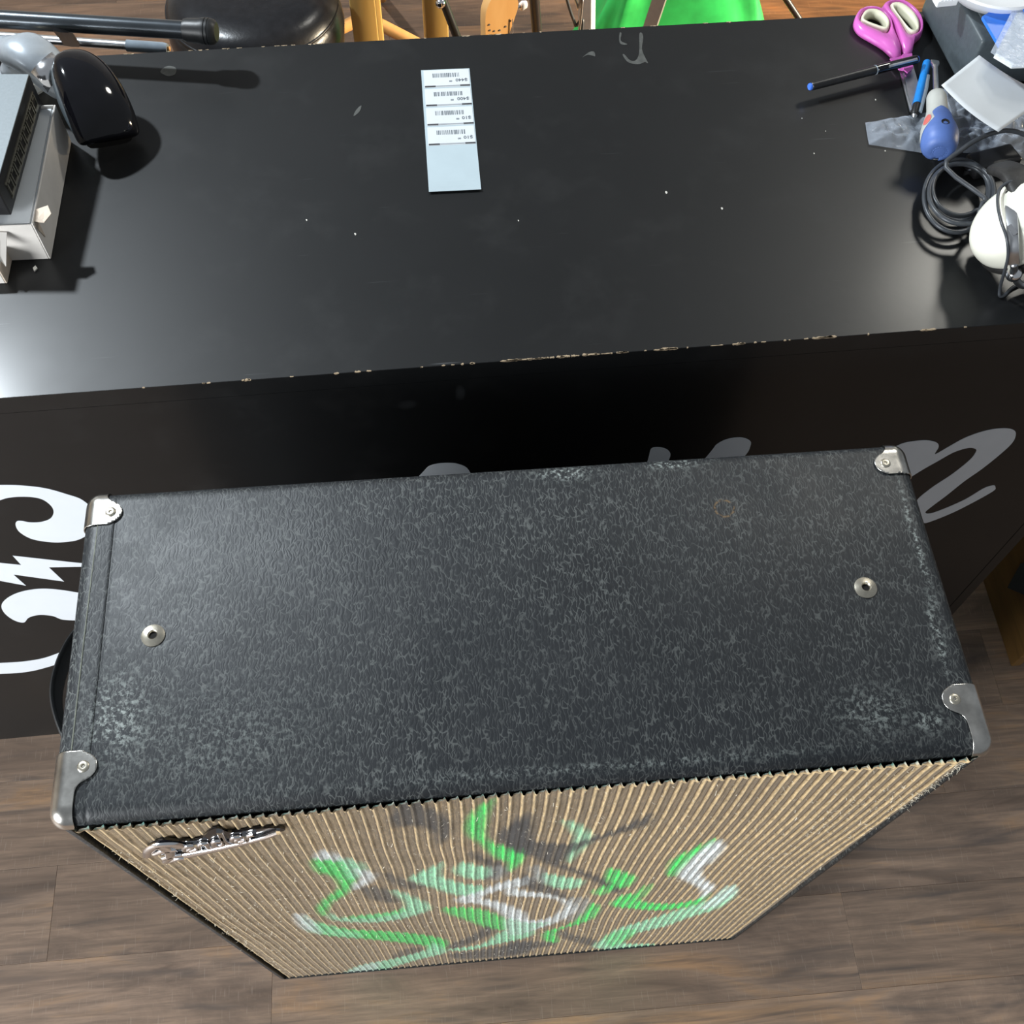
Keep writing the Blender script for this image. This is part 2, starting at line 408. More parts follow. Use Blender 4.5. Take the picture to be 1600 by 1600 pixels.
# ================================================================== COUNTER
HC = .9997; TH = .020553; Y0 = .4438; DC = .5058; XR = 1.1755; XL = -1.15
Rz = Matrix.Rotation(TH, 4, 'Z')
ctr = thing('sales_counter', 'long black laminate sales counter with chipped edges and white script lettering', 'counter', (0, Y0, 0), TH)
bm = bmesh.new(); box(bm, (XL, 0, HC-.026), (XR, DC, HC), bev=.0004, seg=1); top_o = obj('counter_top', bm, 'counter', ctr)
bm = bmesh.new(); box(bm, (XL, .0, .085), (XR-.0215, .020, HC-.0261)); obj('front_panel', bm, 'counter', ctr)
bm = bmesh.new(); box(bm, (XL, .0035, 0), (XR-.022, .020, .0835), bev=.001, seg=1); obj('kick_board', bm, 'counter', ctr)
bm = bmesh.new(); box(bm, (XR-.021, 0, 0), (XR, DC-.02, HC-.026), bev=.0015, seg=1); obj('end_panel', bm, 'counter', ctr)
bm = bmesh.new(); box(bm, (XL, 0.021, 0), (XL+.02, DC-.02, HC-.026), bev=.001, seg=1); obj('end_panel', bm, 'counter', ctr)
bm = bmesh.new(); box(bm, (XL+.02, .021, .45), (XR-.021, DC-.03, .468)); obj('inner_shelf', bm, 'counter', ctr)
INV = (Matrix.Translation((0, Y0, 0)) @ Rz).inverted()
def on_front(px, py):      # a spot on the counter's front plane, in counter coordinates
    d = INV.to_3x3() @ _ray(px, py); o = INV @ CAM_P
    q = o+d*((0-o.y)/d.y); return q
def front_shape(name, pts, smooth=True, m='vinyl'):
    P = [on_front(*p) for p in pts]
    if smooth: P = catmull(P, 5, True)
    b_ = bmesh.new(); slab(b_, [Vector((p.x, .0001, p.z)) for p in P], (0, -.0005, 0)); return obj(name, b_, m, ctr)
def crop(ox, oy, s, pts): return [(ox+x/s, oy+y/s) for x, y in pts]
front_shape('lettering', crop(0, 730, 3.556, [(-60, 104), (0, 98), (120, 100), (250, 115), (370, 148), (460, 182), (520, 250), (505, 350), (440, 400), (340, 416), (250, 412), (170, 395), (110, 360), (88, 325), (92, 302), (120, 297), (170, 305), (230, 303), (280, 285), (298, 250), (285, 215), (240, 180), (180, 165), (100, 163), (40, 170), (0, 182), (-60, 200), (-75, 150)]))
front_shape('lightning_bolt', crop(0, 730, 3.556, [(-60, 520), (0, 530), (118, 542), (70, 490), (415, 528), (600, 545), (600, 550), (415, 552), (272, 555), (356, 634), (75, 595), (145, 657), (0, 630), (-60, 620)]), False)
front_shape('lettering', crop(0, 730, 3.556, [(8, 775), (25, 740), (80, 705), (160, 682), (260, 674), (390, 688), (520, 720), (560, 790), (500, 850), (420, 850), (345, 845), (290, 825), (215, 820), (160, 835), (132, 862), (80, 850), (30, 815)]))
front_shape('lettering', crop(0, 730, 3.556, [(-80, 1092), (0, 1087), (120, 1080), (245, 1060), (400, 1010), (405, 1060), (235, 1118), (120, 1140), (0, 1147), (-80, 1150)]))
front_shape('lettering', crop(1300, 620, 3.637, [(385, 270), (460, 252), (540, 247), (595, 260), (605, 285), (585, 325), (650, 290), (760, 230), (880, 190), (980, 178), (1035, 190), (1043, 220), (1020, 265), (950, 330), (850, 410), (750, 480), (650, 560), (570, 620), (530, 655), (560, 662), (650, 630), (760, 580), (860, 520), (915, 503), (928, 512), (915, 535), (800, 600), (680, 660), (560, 708), (520, 715), (490, 690), (478, 640), (480, 590), (560, 520), (680, 440), (780, 360), (818, 310), (810, 293), (770, 290), (690, 315), (600, 365), (520, 410), (440, 460), (380, 500), (330, 520), (300, 400), (330, 310)]))
front_shape('lettering', crop(600, 640, 2.5, [(120, 300), (160, 235), (190, 215), (240, 208), (290, 212), (330, 235), (345, 300), (230, 330)]))
front_shape('lettering', crop(600, 640, 2.5, [(1020, 260), (1035, 180), (1047, 150), (1085, 148), (1113, 162), (1115, 190), (1070, 270)]))
front_shape('lettering', crop(600, 640, 2.5, [(1180, 290), (1280, 160), (1300, 135), (1340, 115), (1390, 108), (1425, 118), (1432, 138), (1400, 190), (1260, 310)]))
# bare chips along the edges of the top
def chips(yb, n, spread, sizes, face, dens=None):
    b_ = bmesh.new()
    for k in range(n):
        x = dens(k) if dens else random.uniform(-.25, 1.1)
        l = random.choice(sizes)*random.uniform(.6, 1.4); w = random.uniform(.0008, .0024)
        pts = [Vector((x+l*(t-.5)*2, yb+face*(0 if j else w*random.uniform(.3, 1)), HC+.0002)) for j, ts in ((1, (0, 1)), (0, (.9, .65, .4, .15))) for t in ts]
        slab(b_, pts, (0, 0, -.0005))
        pts = [Vector((x+l*(t-.5)*2, yb-face*.0002, HC+.0001-(0 if j else w*random.uniform(.3, 1)))) for j, ts in ((1, (0, 1)), (0, (.9, .65, .4, .15))) for t in ts]
        slab(b_, pts, (0, face*.0005, 0))
    o = obj('edge_chips', b_, 'chip', ctr); o['kind'] = 'stuff'; o['label'] = 'pale bare chipboard showing at chipped edge'; return o
chips(0, 75, 0, (.0012, .002, .002, .004, .007), 1, lambda k: random.gauss(.45, .16) if k % 3 else random.uniform(-.2, .95))
chips(DC, 34, 0, (.0015, .003, .004), -1, lambda k: random.uniform(-.1, .75))
# glue residue and smears on the top
def blob_patch(name, pts, m, parent=ctr, zoff=.0003):
    P = [INV @ at(px, py, HC) for px, py in pts]; P = catmull(P, 4, True)
    b_ = bmesh.new(); slab(b_, [Vector((p.x, min(p.y, DC-.001), HC+zoff)) for p in P], (0, 0, -.0006)); return obj(name, b_, m, parent)
blob_patch('glue_residue', crop(740, 0, 5, [(1295, 265), (1315, 260), (1325, 300), (1315, 380), (1335, 440), (1362, 492), (1340, 485), (1300, 500), (1250, 500), (1200, 480), (1165, 430), (1180, 428), (1220, 470), (1262, 475), (1290, 430), (1295, 350)]), 'glue')
blob_patch('glue_residue', crop(740, 0, 5, [(1140, 260), (1155, 262), (1150, 320), (1200, 345), (1170, 350), (1140, 330)]), 'glue')
blob_patch('glue_residue', crop(740, 0, 5, [(850, 450), (900, 410), (940, 405), (950, 440), (930, 435), (890, 430)]), 'glue')
blob_patch('glue_residue', crop(200, 0, 2.667, [(135, 300), (150, 282), (175, 275), (200, 285), (195, 310), (170, 318), (150, 312)]), 'glue')
blob_patch('scratch_mark', crop(200, 0, 2.667, [(940, 485), (950, 460), (972, 440), (965, 465)]), 'glue')
for px, py, s in ((1041, 301, 3.0), (1128, 326, 2.6), (555, 366, 2.5), (479, 344, 2), (1272, 240, 1.5), (1368, 156, 1.6), (1383, 236, 1.5), (810, 345, 1.6), (55, 424, 0), (1253, 185, 1), (1290, 205, 1)):
    s *= .62
    if s: blob_patch('paint_fleck', [(px-s, py-s*.8), (px+s*.4, py-s), (px+s, py+s*.3), (px, py+s)], 'dust')

# ================================================================== SPEAKER CABINET
W, D, H = .749, .2953, 1.051; RAD = .013
cab = thing('speaker_cabinet', 'tall black leather-textured speaker cabinet with gold ribbed grille spray-painted green and black', 'speaker cabinet', (0, 0, 0))
bm = bmesh.new(); box(bm, (0, 0, 0), (W, D, H), bev=RAD, seg=5)
bmesh.ops.recalc_face_normals(bm, faces=bm.faces[:])
ff = [f for f in bm.faces if f.normal.y < -.99 and f.calc_area() > .3][0]
r = bmesh.ops.extrude_discrete_faces(bm, faces=[ff]); f2 = r['faces'][0]
bmesh.ops.translate(bm, verts=f2.verts[:], vec=(0, .007, 0))
body = obj('cabinet_shell', bm, 'tolex', cab, autos=50)
# overlap of the covering along the left edge (a raised strip with a glue line) and wear line
bm = bmesh.new(); tube(bm, [(.0135, .033, H+.0002), (.0133, .15, H+.0002), (.0140, .262, H+.0002)], .0006, 5); obj('covering_seam', bm, 'seam', cab)
bm = bmesh.new(); box(bm, (.0140, .030, H-.0006), (.0285, .262, H+.0005), bev=.0004, seg=1); obj('covering_overlap', bm, 'tolex', cab)

# grille cloth ----------------------------------------------------------
NS = 71; PER = 8; ROWS = 430
gx0, gx1, gz0, gz1, gy = .0185, W-.0130, .0125, H-.0095, .0035
su = np.array([0, .10, .20, .30, .40, .58, .80, .97])          # stations within one strip
sh = np.array([.0000, .0018, .0021, .0017, .0008, .0006, .0005, -.0004])
col_cord = np.array([.60, .44, .235]); col_flat = np.array([.31, .215, .11]); col_gr = np.array([.085, .056, .028])
sc_ = np.array([col_gr*1.5, col_cord, col_cord*1.1, col_cord*.85, col_flat*1.15, col_flat, col_flat*.95, col_gr])
xs = (np.arange(NS)[:, None]+su[None, :]).ravel()/NS*(gx1-gx0)+gx0; xs = np.append(xs, gx1); nx = len(xs)
hs = np.append(np.tile(sh, NS), 0); cs = np.vstack([np.tile(sc_, (NS, 1)), col_gr[None]])
zs = np.linspace(gz0, gz1, ROWS)
XX, ZZ = np.meshgrid(xs, zs); HH = np.tile(hs, (ROWS, 1)); CC = np.tile(cs[None], (ROWS, 1, 1))
edge = np.minimum(1, np.minimum(XX-gx0, gx1-XX)/.02)
def wave(x, z):
    return .0024*np.sin(7*z+3*x)+.0010*np.sin(17*z+8*x+1)+.0035*np.exp(-((x-.29)/.05)**2-((z-.78)/.06)**2)
XW = XX+wave(XX, ZZ)*np.clip(edge, 0, 1)
YY = gy-HH*(1+.10*np.sin(90*ZZ+40*XX))+.0010*np.sin(11*XX+3)*np.sin(8*ZZ)
tb = np.clip((ZZ-(H-.032))/.020, 0, 1); tb = tb*tb*(3-2*tb); YY = YY-tb*(.0042+HH*.7)
strip_tone = np.repeat(rng.uniform(.88, 1.12, NS+1), PER)[:nx]
CC = CC*strip_tone[None, :, None]
low = rng.uniform(.88, 1.12, (ROWS, nx)); CC = CC*low[..., None]
# turquoise and white thread ends along the top edge
rimm = (ZZ > H-.0165)[..., None] & (HH < .0012)[..., None]; tq = rng.uniform(0, 1, (ROWS, nx, 1))
CC = np.where(rimm, np.where(tq > .55, np.array([.10, .30, .27]), np.where(tq > .25, np.array([.52, .55, .48]), CC)), CC)
# spray paint
GR = (.03, .74, .13); MINT = (.34, .78, .48); WHT = (.74, .80, .80); BLK = (.022, .022, .024); GRY = (.30, .32, .31)
A_ = (440, 1220, 4.2105); B_ = (800, 1220, 4.2105)
paint = [
 (A_, BLK, .85, [(670,235),(700,200),(720,130),(800,110),(880,120),(950,165),(1050,215),(1110,280),(1110,340),(1070,395),(1010,410),(985,350),(900,300),(800,290),(740,300),(690,270)]),
 (A_, BLK, .9, [(1400,350),(1480,290),(1580,250),(1640,225),(1640,480),(1500,445),(1420,400)]),
 (A_, GR, .97, [(1335,135),(1260,175),(1200,250),(1190,310),(1230,370),(1300,410),(1360,470),(1420,510),(1500,530),(1530,560),(1590,500),(1600,450),(1530,440),(1440,420),(1370,400),(1330,350),(1330,250),(1365,130)]),
 (A_, GR, .9, [(200,520),(240,500),(420,520),(500,620),(480,680),(430,750),(360,790),(330,830),(300,890),(250,850),(270,800),(340,740),(380,700),(350,640),(300,610),(230,590)]),
 (A_, WHT, .85, [(220,480),(270,445),(400,490),(460,530),(300,515),(230,510)]),
 (A_, MINT, .8, [(400,495),(540,540),(560,590),(500,640),(440,640),(400,560)]),
 (A_, WHT, .85, [(480,580),(540,580),(625,610),(600,660),(550,690),(480,720),(470,680),(520,640)]),
 (A_, BLK, .75, [(510,710),(600,690),(720,720),(790,790),(720,800),(600,780),(540,740)]),
 (A_, MINT, .85, [(330,870),(420,900),(560,885),(700,870),(790,850),(820,800),(720,720),(800,730),(880,760),(970,800),(1000,840),(900,880),(780,910),(620,930),(430,925),(330,905)]),
 (A_, GR, .6, [(420,895),(560,880),(720,862),(820,835),(800,870),(600,905)]),
 (A_, BLK, .7, [(660,600),(740,610),(830,650),(960,680),(900,710),(800,700),(700,660)]),
 (A_, MINT, .9, [(840,635),(1000,550),(1040,540),(1050,620),(1200,670),(1340,690),(1300,750),(1150,745),(1000,700),(900,670)]),
 (A_, BLK, .8, [(1220,480),(1260,455),(1350,500),(1470,540),(1490,590),(1400,630),(1340,640),(1340,560),(1240,510)]),
 (A_, MINT, .85, [(1120,580),(1180,530),(1290,555),(1350,560),(1390,600),(1330,640),(1250,640),(1150,610)]),
 (A_, GRY, .6, [(1380,560),(1480,560),(1500,600),(1420,650),(1370,630)]),
 (A_, GR, .8, [(1080,830),(1300,830),(1450,880),(1500,920),(1480,980),(1380,970),(1320,950),(1200,900),(1110,870)]),
 (A_, WHT, .85, [(1150,770),(1300,720),(1450,660),(1640,620),(1640,670),(1450,710),(1330,760),(1450,790),(1620,860),(1620,950),(1500,900),(1400,830),(1280,800),(1200,800)]),
 (A_, GR, .9, [(150,885),(260,930),(450,970),(700,985),(950,1010),(1080,1050),(1060,1110),(960,1110),(930,1080),(800,1060),(500,1030),(280,1010),(170,975)]),
 (A_, WHT, .85, [(95,880),(150,875),(240,925),(270,1005),(150,975),(110,930)]),
 (A_, MINT, .6, [(240,935),(420,975),(520,1000),(500,1030),(280,1005)]),
 (A_, BLK, .6, [(710,1150),(800,1100),(920,1090),(900,1130),(750,1160)]),
 (A_, MINT, .9, [(360,1295),(500,1210),(700,1170),(930,1110),(980,1060),(1065,1100),(1065,1130),(900,1170),(700,1230),(550,1280)]),
 (A_, WHT, .55, [(360,1295),(500,1215),(640,1190),(600,1260),(500,1290)]),
 (A_, BLK, .8, [(1080,1080),(1250,1010),(1350,950),(1400,990),(1280,1050),(1130,1100)]),
 (A_, BLK, .8, [(1100,1135),(1300,1110),(1620,1060),(1620,1130),(1300,1165),(1130,1165)]),
 (A_, MINT, .9, [(1080,1105),(1300,1075),(1420,1000),(1500,980),(1640,950),(1640,1020),(1400,1075),(1200,1115)]),
 (B_, GR, .8, [(-20,440),(60,490),(70,520),(20,575),(-20,580)]),
 (B_, MINT, .75, [(310,265),(420,285),(525,370),(470,440),(380,530),(360,460),(400,380),(370,330)]),
 (B_, BLK, .88, [(-30,290),(40,225),(90,230),(95,370),(220,400),(350,410),(450,390),(600,340),(750,280),(890,215),(890,280),(750,330),(560,390),(430,450),(370,500),(350,540),(500,590),(640,640),(740,710),(690,730),(600,690),(450,610),(300,565),(200,530),(120,490),(-30,450)]),
 (B_, MINT, .85, [(200,600),(350,620),(480,645),(430,695),(300,695),(200,660)]),
 (B_, GRY, .8, [(120,560),(200,560),(240,660),(150,650)]),
 (B_, BLK, .8, [(60,600),(160,640),(300,700),(400,765),(300,755),(100,700)]),
 (B_, GR, .9, [(640,565),(760,595),(825,630),(760,690),(690,690),(620,640)]),
 (B_, GR, .7, [(530,720),(620,675),(690,690),(600,745)]),
 (B_, WHT, .85, [(-20,685),(100,715),(250,735),(340,765),(420,790),(450,840),(350,910),(200,965),(-20,1015),(-20,885),(150,915),(280,885),(350,820),(310,775),(200,757),(-20,745)]),
 (B_, MINT, .6, [(-20,900),(120,930),(260,930),(100,990),(-20,1010)]),
 (B_, GRY, .65, [(350,765),(520,765),(510,850),(430,910),(340,930),(430,850)]),
 (B_, GR, .9, [(530,800),(580,810),(590,850),(540,905),(440,945),(360,965),(290,1000),(290,1065),(210,1055),(200,1000),(330,960),(420,920),(490,860)]),
 (B_, BLK, .75, [(290,1000),(360,985),(400,1015),(545,1045),(520,1085),(350,1045)]),
 (B_, BLK, .75, [(-30,1060),(200,1060),(290,1075),(100,1110),(-30,1135)]),
 (B_, GR, .95, [(1020,595),(1060,510),(1150,460),(1320,378),(1300,430),(1200,500),(1120,580),(1060,625)]),
 (B_, WHT, .88, [(1090,610),(1200,480),(1330,385),(1390,430),(1330,520),(1260,570),(1270,640),(1340,690),(1300,745),(1230,795),(1250,720),(1180,670)]),
 (B_, GR, .95, [(660,795),(740,740),(830,740),(860,780),(950,800),(1100,800),(1240,770),(1310,735),(1240,805),(1100,835),(950,848),(780,832),(690,822)]),
 (B_, GR, .6, [(800,745),(880,680),(930,680),(870,760)]),
 (B_, MINT, .85, [(1475,690),(1475,760),(1350,840),(1200,885),(1000,955),(800,1005),(730,1065),(930,1070),(900,1100),(540,1100),(600,1030),(700,970),(900,910),(1100,845),(1300,780),(1420,695)]),
 (B_, WHT, .6, [(1475,690),(1475,740),(1350,820),(1240,840),(1300,785),(1420,695)]),
 (B_, GR, .5, [(600,1030),(720,980),(820,980),(760,1040),(640,1090)]),
]
for (ox, oy, s), colr, alpha, pts in paint:
    P = [atY(ox+x/s, oy+y/s, gy) for x, y in pts]; P = catmull(P, 4, True)
    px = np.array([p.x for p in P]); pz = np.array([p.z for p in P]); m_ = .012
    sel = (XX > px.min()-m_) & (XX < px.max()+m_) & (ZZ > pz.min()-m_) & (ZZ < pz.max()+m_)
    qx = XX[sel]; qz = ZZ[sel]
    if not len(qx): continue
    ins = np.zeros(len(qx), bool); dist = np.full(len(qx), 9.)
    for i in range(len(px)):
        x1, z1, x2, z2 = px[i-1], pz[i-1], px[i], pz[i]
        cnd = (z1 > qz) != (z2 > qz); ins ^= cnd & (qx < (x2-x1)*(qz-z1)/((z2-z1) if z2 != z1 else 1e-9)+x1)
        ex, ez = x2-x1, z2-z1; l2 = ex*ex+ez*ez+1e-12
        t = np.clip(((qx-x1)*ex+(qz-z1)*ez)/l2, 0, 1); dist = np.minimum(dist, np.hypot(qx-x1-t*ex, qz-z1-t*ez))
    sd = np.where(ins, dist, -dist)
    a = np.clip((sd+.004)/.010, 0, 1)*min(1, alpha*1.12)*rng.uniform(.86, 1.0, len(qx))
    gv = np.tile(hs, (ROWS, 1))[sel] < 0; a = a*np.where(gv, .7, 1.0)*np.where(np.tile(hs, (ROWS, 1))[sel] > .0015, .93, 1)
    CC[sel] = CC[sel]*(1-a[:, None])+np.array(colr)[None]*a[:, None]
verts = np.stack([XW, YY, ZZ], -1).reshape(-1, 3)
idx = np.arange(ROWS*nx).reshape(ROWS, nx)
quads = np.stack([idx[:-1, :-1], idx[:-1, 1:], idx[1:, 1:], idx[1:, :-1]], -1).reshape(-1, 4)
me = bpy.data.meshes.new('grille_cloth'); me.vertices.add(len(verts)); me.vertices.foreach_set('co', verts.ravel())
me.loops.add(quads.size); me.polygons.add(len(quads)); me.loops.foreach_set('vertex_index', quads.ravel())
me.polygons.foreach_set('loop_start', np.arange(0, quads.size, 4)); me.polygons.foreach_set('loop_total', np.full(len(quads), 4)); me.update(calc_edges=True)
ca = me.color_attributes.new('weave', 'FLOAT_COLOR', 'POINT'); ca.data.foreach_set('color', np.concatenate([CC.reshape(-1, 3), np.ones((ROWS*nx, 1))], 1).ravel())
grille = link('grille_cloth', me, 'grille', cab, True)
grille['label'] = 'gold ribbed grille cloth with spray-painted green, white and black swirls'
# loose frayed threads
bm = bmesh.new()
for k in range(2300):
    if k < 170: x = W-.0125-abs(random.gauss(0, .006)); z = random.uniform(.86, 1.03)
    elif k < 260: x = W-.015-random.uniform(0, .09); z = random.gauss(.86, .05)
    elif k < 420: x = .0185+abs(random.gauss(0, .008)); z = random.uniform(.05, 1.0)
    elif k < 760: x = random.gauss(.13, .07); z = random.gauss(.55, .2)
    else: x = random.uniform(.02, W-.02); z = random.uniform(.03, 1.02)
    if not (.0126 < x < W-.0126 and .02 < z < 1.03): continue
    if .70 < z and k > 760 and random.random() < .35: continue
    l = random.uniform(.0015, .0055) if k >= 170 else random.uniform(.002, .007)
    d = Vector((random.gauss(0, .7)+(.6 if k < 170 else 0), -abs(random.gauss(.2, .35)), random.gauss(0, .8))).normalized()
    p = Vector((x, gy-.0016, z)); s = d.cross(Vector((.3, .2, .9))).normalized()*random.uniform(.00016, .00030); t = d.cross(s).normalized()*s.length
    q = p+d*l*.5+Vector((0, -.0006, 0)); e = p+d*l+Vector((0, 0, -.001))
    ring = [[bm.verts.new(c+w) for w in (s, -s*.5+t, -s*.5-t)] for c in (p, q)]; ev = bm.verts.new(e)
    for j in range(3):
        bm.faces.new((ring[0][j], ring[0][(j+1) % 3], ring[1][(j+1) % 3], ring[1][j])); bm.faces.new((ring[1][j], ring[1][(j+1) % 3], ev))
thr = obj('loose_threads', bm, 'thread', cab); thr['kind'] = 'stuff'
# pale stitched rim of the cloth under the lip
# chrome corner caps ------------------------------------------------------
def smin(a, b, k=.006):
    h = max(k-abs(a-b), 0)/k; return min(a, b)-h*h*k*.25
def corner(sx, sy, blen, ear_b, ear_r, ear_a=.0245, aw=.0195):
    """sx: 0 left / 1 right, sy: 0 front / 1 back"""
    def P(a, b, c):        # a,b,c: distances along the box faces from the corner -> point on the rounded, slightly larger box
        p = Vector((a, b, c)); q = Vector((max(a, RAD), max(b, RAD), max(c, RAD))); n = (p-q)
        n.normalize(); s = q+n*(RAD+.0011)
        return Vector((s.x if sx == 0 else W-s.x, s.y if sy == 0 else D-s.y, H-s.z))
    def f(a, b, c):
        rect = max(a-aw, b-blen)
        # capsule ear
        t = min(max(a, .005), ear_a); ear = math.hypot(a-t, b-ear_b)-ear_r
        pl = smin(rect, ear, .012)
        cl = .0125+min(.012, b*.9)
        if sy == 1: cl = .022
        return max(pl, c-cl)
    b_ = bmesh.new(); step = .0016; Lm = .062; cache = {}
    def V(a, b, c):
        p = P(a, b, c); k = (round(p.x, 6), round(p.y, 6), round(p.z, 6))
        if k not in cache: cache[k] = b_.verts.new(p)
        return cache[k]
    def tri(ps):
        fs = [f(*p) for p in ps]; out = []
        for i in range(3):
            p, q, fp, fq = ps[i], ps[(i+1) % 3], fs[i], fs[(i+1) % 3]
            if fp <= 0: out.append(p)
            if (fp <= 0) != (fq <= 0):
                t = fp/(fp-fq); out.append(tuple(p[j]+(q[j]-p[j])*t for j in range(3)))
        if len(out) < 3: return
        vv = []
        for p in out:
            v = V(*p)
            if v not in vv: vv.append(v)
        if len(vv) > 2:
            try: b_.faces.new(vv)
            except ValueError: pass
    n = int(Lm/step)
    for face in range(3):
        for i in range(n):
            for j in range(n):
                u0, u1, v0, v1 = i*step, (i+1)*step, j*step, (j+1)*step
                if face == 0: g = lambda u, v: (u, v, 0.0)
                elif face == 1: g = lambda u, v: (0.0, u, v)
                else: g = lambda u, v: (u, 0.0, v)
                tri((g(u0, v0), g(u1, v0), g(u1, v1))); tri((g(u0, v0), g(u1, v1), g(u0, v1)))
    o = obj('corner_protector', b_, 'chrome', cab, autos=60)
    md = o.modifiers.new('thick', 'SOLIDIFY'); md.thickness = .0012; md.offset = 0
    e = P(ear_a, ear_b, 0); e.z = H+.0012
    b2 = bmesh.new(); lathe(b2, [(0, .0006), (.0012, .0004), (.0016, .0014), (.0034, .0016), (.0046, .0009), (.0050, 0), (.0064, .0004), (.0072, 0), (.0072, -.0008)], Matrix.Translation(e), 20)
    s = obj('screw', b2, 'nickel', o, autos=40)
    # lower corner of same kind is hidden; side screw
    return o
corner(0, 0, .0535, .0435, .0105); corner(1, 0, .0525, .0440, .0105)
corner(0, 1, .0310, .0235, .0098); corner(1, 1, .0300, .0240, .0098)
# cup washers on top
for x, y in ((.070, .151), (.676, .149)):
    b2 = bmesh.new(); lathe(b2, [(.0030, -.001), (.0032, .0016), (.0042, .0026), (.0075, .0018), (.0098, .0008), (.0100, -.0002)], Matrix.Translation((x, y, H)), 28)
    w_ = obj('threaded_insert', b2, 'nickel', cab, autos=50)
    b3 = bmesh.new(); lathe(b3, [(0, .0004), (.0031, .0004)], Matrix.Translation((x, y, H)), 16); obj('insert_hole', b3, 'hole', w_)
# strap handle on the left side
hb = bmesh.new()
hp = catmull([(-.001, .232, .93), (-.020, .222, .935), (-.038, .195, .94), (-.046, .158, .942), (-.042, .128, .94), (-.026, .095, .935), (-.001, .078, .93)], 6)
loft(hb, hp, [.0024]*len(hp), [.014]*len(hp), (0, 0, 1), 12, 3.5)
hd = obj('strap_handle', hb, 'black_rubber', cab, autos=50)
for y in (.236, .074):
    b2 = bmesh.new(); box(b2, (-.006, y-.014, .912), (.001, y+.014, .948), bev=.003, seg=2); obj('handle_bracket', b2, 'chrome', hd)
# rubber feet
for x in (.05, W-.05):
    for y in (.05, D-.05): pass
# script badge --------------------------------------------------------
badge = thing('badge', None, None); badge.parent = cab; badge.name = 'logo_badge'
ux = Vector((.121, 0, .050)).normalized(); uz = Vector((-.30, 0, 1)).normalized()
B0 = Vector((.052, gy-.0060, .925))
def bp(u, v, o=0): return B0+ux*(u*.125)+Vector((0, 0, 1))*(v*.125)+Vector((0, -o, 0))
def stroke(name, pts, w, m='mirror', o=0):
    P = catmull([bp(*p, o) for p in pts], 7); n = len(P); b_ = bmesh.new()
    ww = [w[0]+(w[1]-w[0])*i/(n-1) if hasattr(w, '__len__') else w for i in range(n)]
    loft(b_, P, ww, [.0024]*n, (0, -1, 0), 10, 2.4)
    return obj(name, b_, m, badge, autos=50)
bk = bmesh.new()
# dark backing that follows the lettering
outl = [(-.06, .12), (.02, .30), (.16, .40), (.26, .30), (.40, .24), (.52, .40), (.60, .42), (.66, .26), (.86, .23), (1.02, .12), (.94, .04), (.30, -.03), (.20, -.16), (.10, -.20), (.04, -.12), (.06, .02)]
slab(bk, [bp(u, v, -.001) for u, v in [(p.x, p.y) for p in catmull([Vector((a, b, 0)) for a, b in outl], 4, True)]], (0, .0022, 0)); obj('badge_backing', bk, 'gloss_black', badge)
stroke('badge_letter', [(-.05, .12), (.0, .24), (.10, .33), (.20, .30), (.24, .20)], (.004, .006))
stroke('badge_letter', [(.10, .33), (.13, .16), (.10, .0), (.03, -.12)], (.006, .004))
stroke('badge_letter', [(.02, .14), (.10, .17), (.20, .15)], .0035)
stroke('badge_letter', [(.04, -.02), (.12, .0), (.20, -.01)], .0030)
stroke('badge_letter', [(.06, -.12), (.13, -.10), (.19, -.11)], .0028)
stroke('badge_letter', [(.25, .08), (.31, .12), (.33, .17), (.29, .19), (.25, .12), (.27, .05), (.34, .06)], .0026)
stroke('badge_letter', [(.36, .18), (.35, .05), (.38, .16), (.43, .17), (.43, .05), (.46, .06)], .0026)
stroke('badge_letter', [(.55, .16), (.50, .17), (.48, .09), (.52, .05), (.56, .10), (.59, .36)], .0027)
stroke('badge_letter', [(.59, .36), (.57, .12), (.60, .05)], .0026)
stroke('badge_letter', [(.63, .09), (.68, .13), (.69, .17), (.65, .18), (.63, .11), (.66, .05), (.72, .07)], .0026)
stroke('badge_letter', [(.74, .17), (.73, .05), (.76, .15), (.81, .17)], .0026)
stroke('badge_underline', [(.22, -.04), (.40, -.025), (.62, .005), (.84, .05), (.98, .12)], (.0052, .0022), o=.0008)

# ================================================================== LABEL SHEET ON THE COUNTER
c00 = at(670.3, 302.5, HC); c10 = at(753.5, 298.5, HC); c01 = at(658, 110.5, HC); c11 = at(735, 105.5, HC)
sheet_w = .0590; sheet_l = (c01-c00).length
ang = math.atan2((c10-c00).y, (c10-c00).x)
ang = math.atan2((c01-c00).x*-1, (c01-c00).y)*.5+ang*.5
sh_t = thing('label_sheet', 'strip of white price labels on pale backing paper lying on black counter', 'label sheet', (c00.x, c00.y, HC+.0004), ang)
def grid_sheet(bm, w, l, nx_, ny_, zf, t=.0002):
    g = [[bm.verts.new((w*i/nx_, l*j/ny_, zf(i/nx_, j/ny_))) for i in range(nx_+1)] for j in range(ny_+1)]
    h = [[bm.verts.new((w*i/nx_, l*j/ny_, zf(i/nx_, j/ny_)+t)) for i in range(nx_+1)] for j in range(ny_+1)]
    for j in range(ny_):
        for i in range(nx_):
            bm.faces.new((g[j][i], g[j+1][i], g[j+1][i+1], g[j][i+1])); bm.faces.new((h[j][i], h[j][i+1], h[j+1][i+1], h[j+1][i]))
    rim = [(0, i) for i in range(nx_)]+[(j, nx_) for j in range(ny_)]+[(ny_, nx_-i) for i in range(nx_)]+[(ny_-j, 0) for j in range(ny_)]
    for k in range(len(rim)):
        a, b = rim[k], rim[(k+1) % len(rim)]; bm.faces.new((g[a[0]][a[1]], g[b[0]][b[1]], h[b[0]][b[1]], h[a[0]][a[1]]))
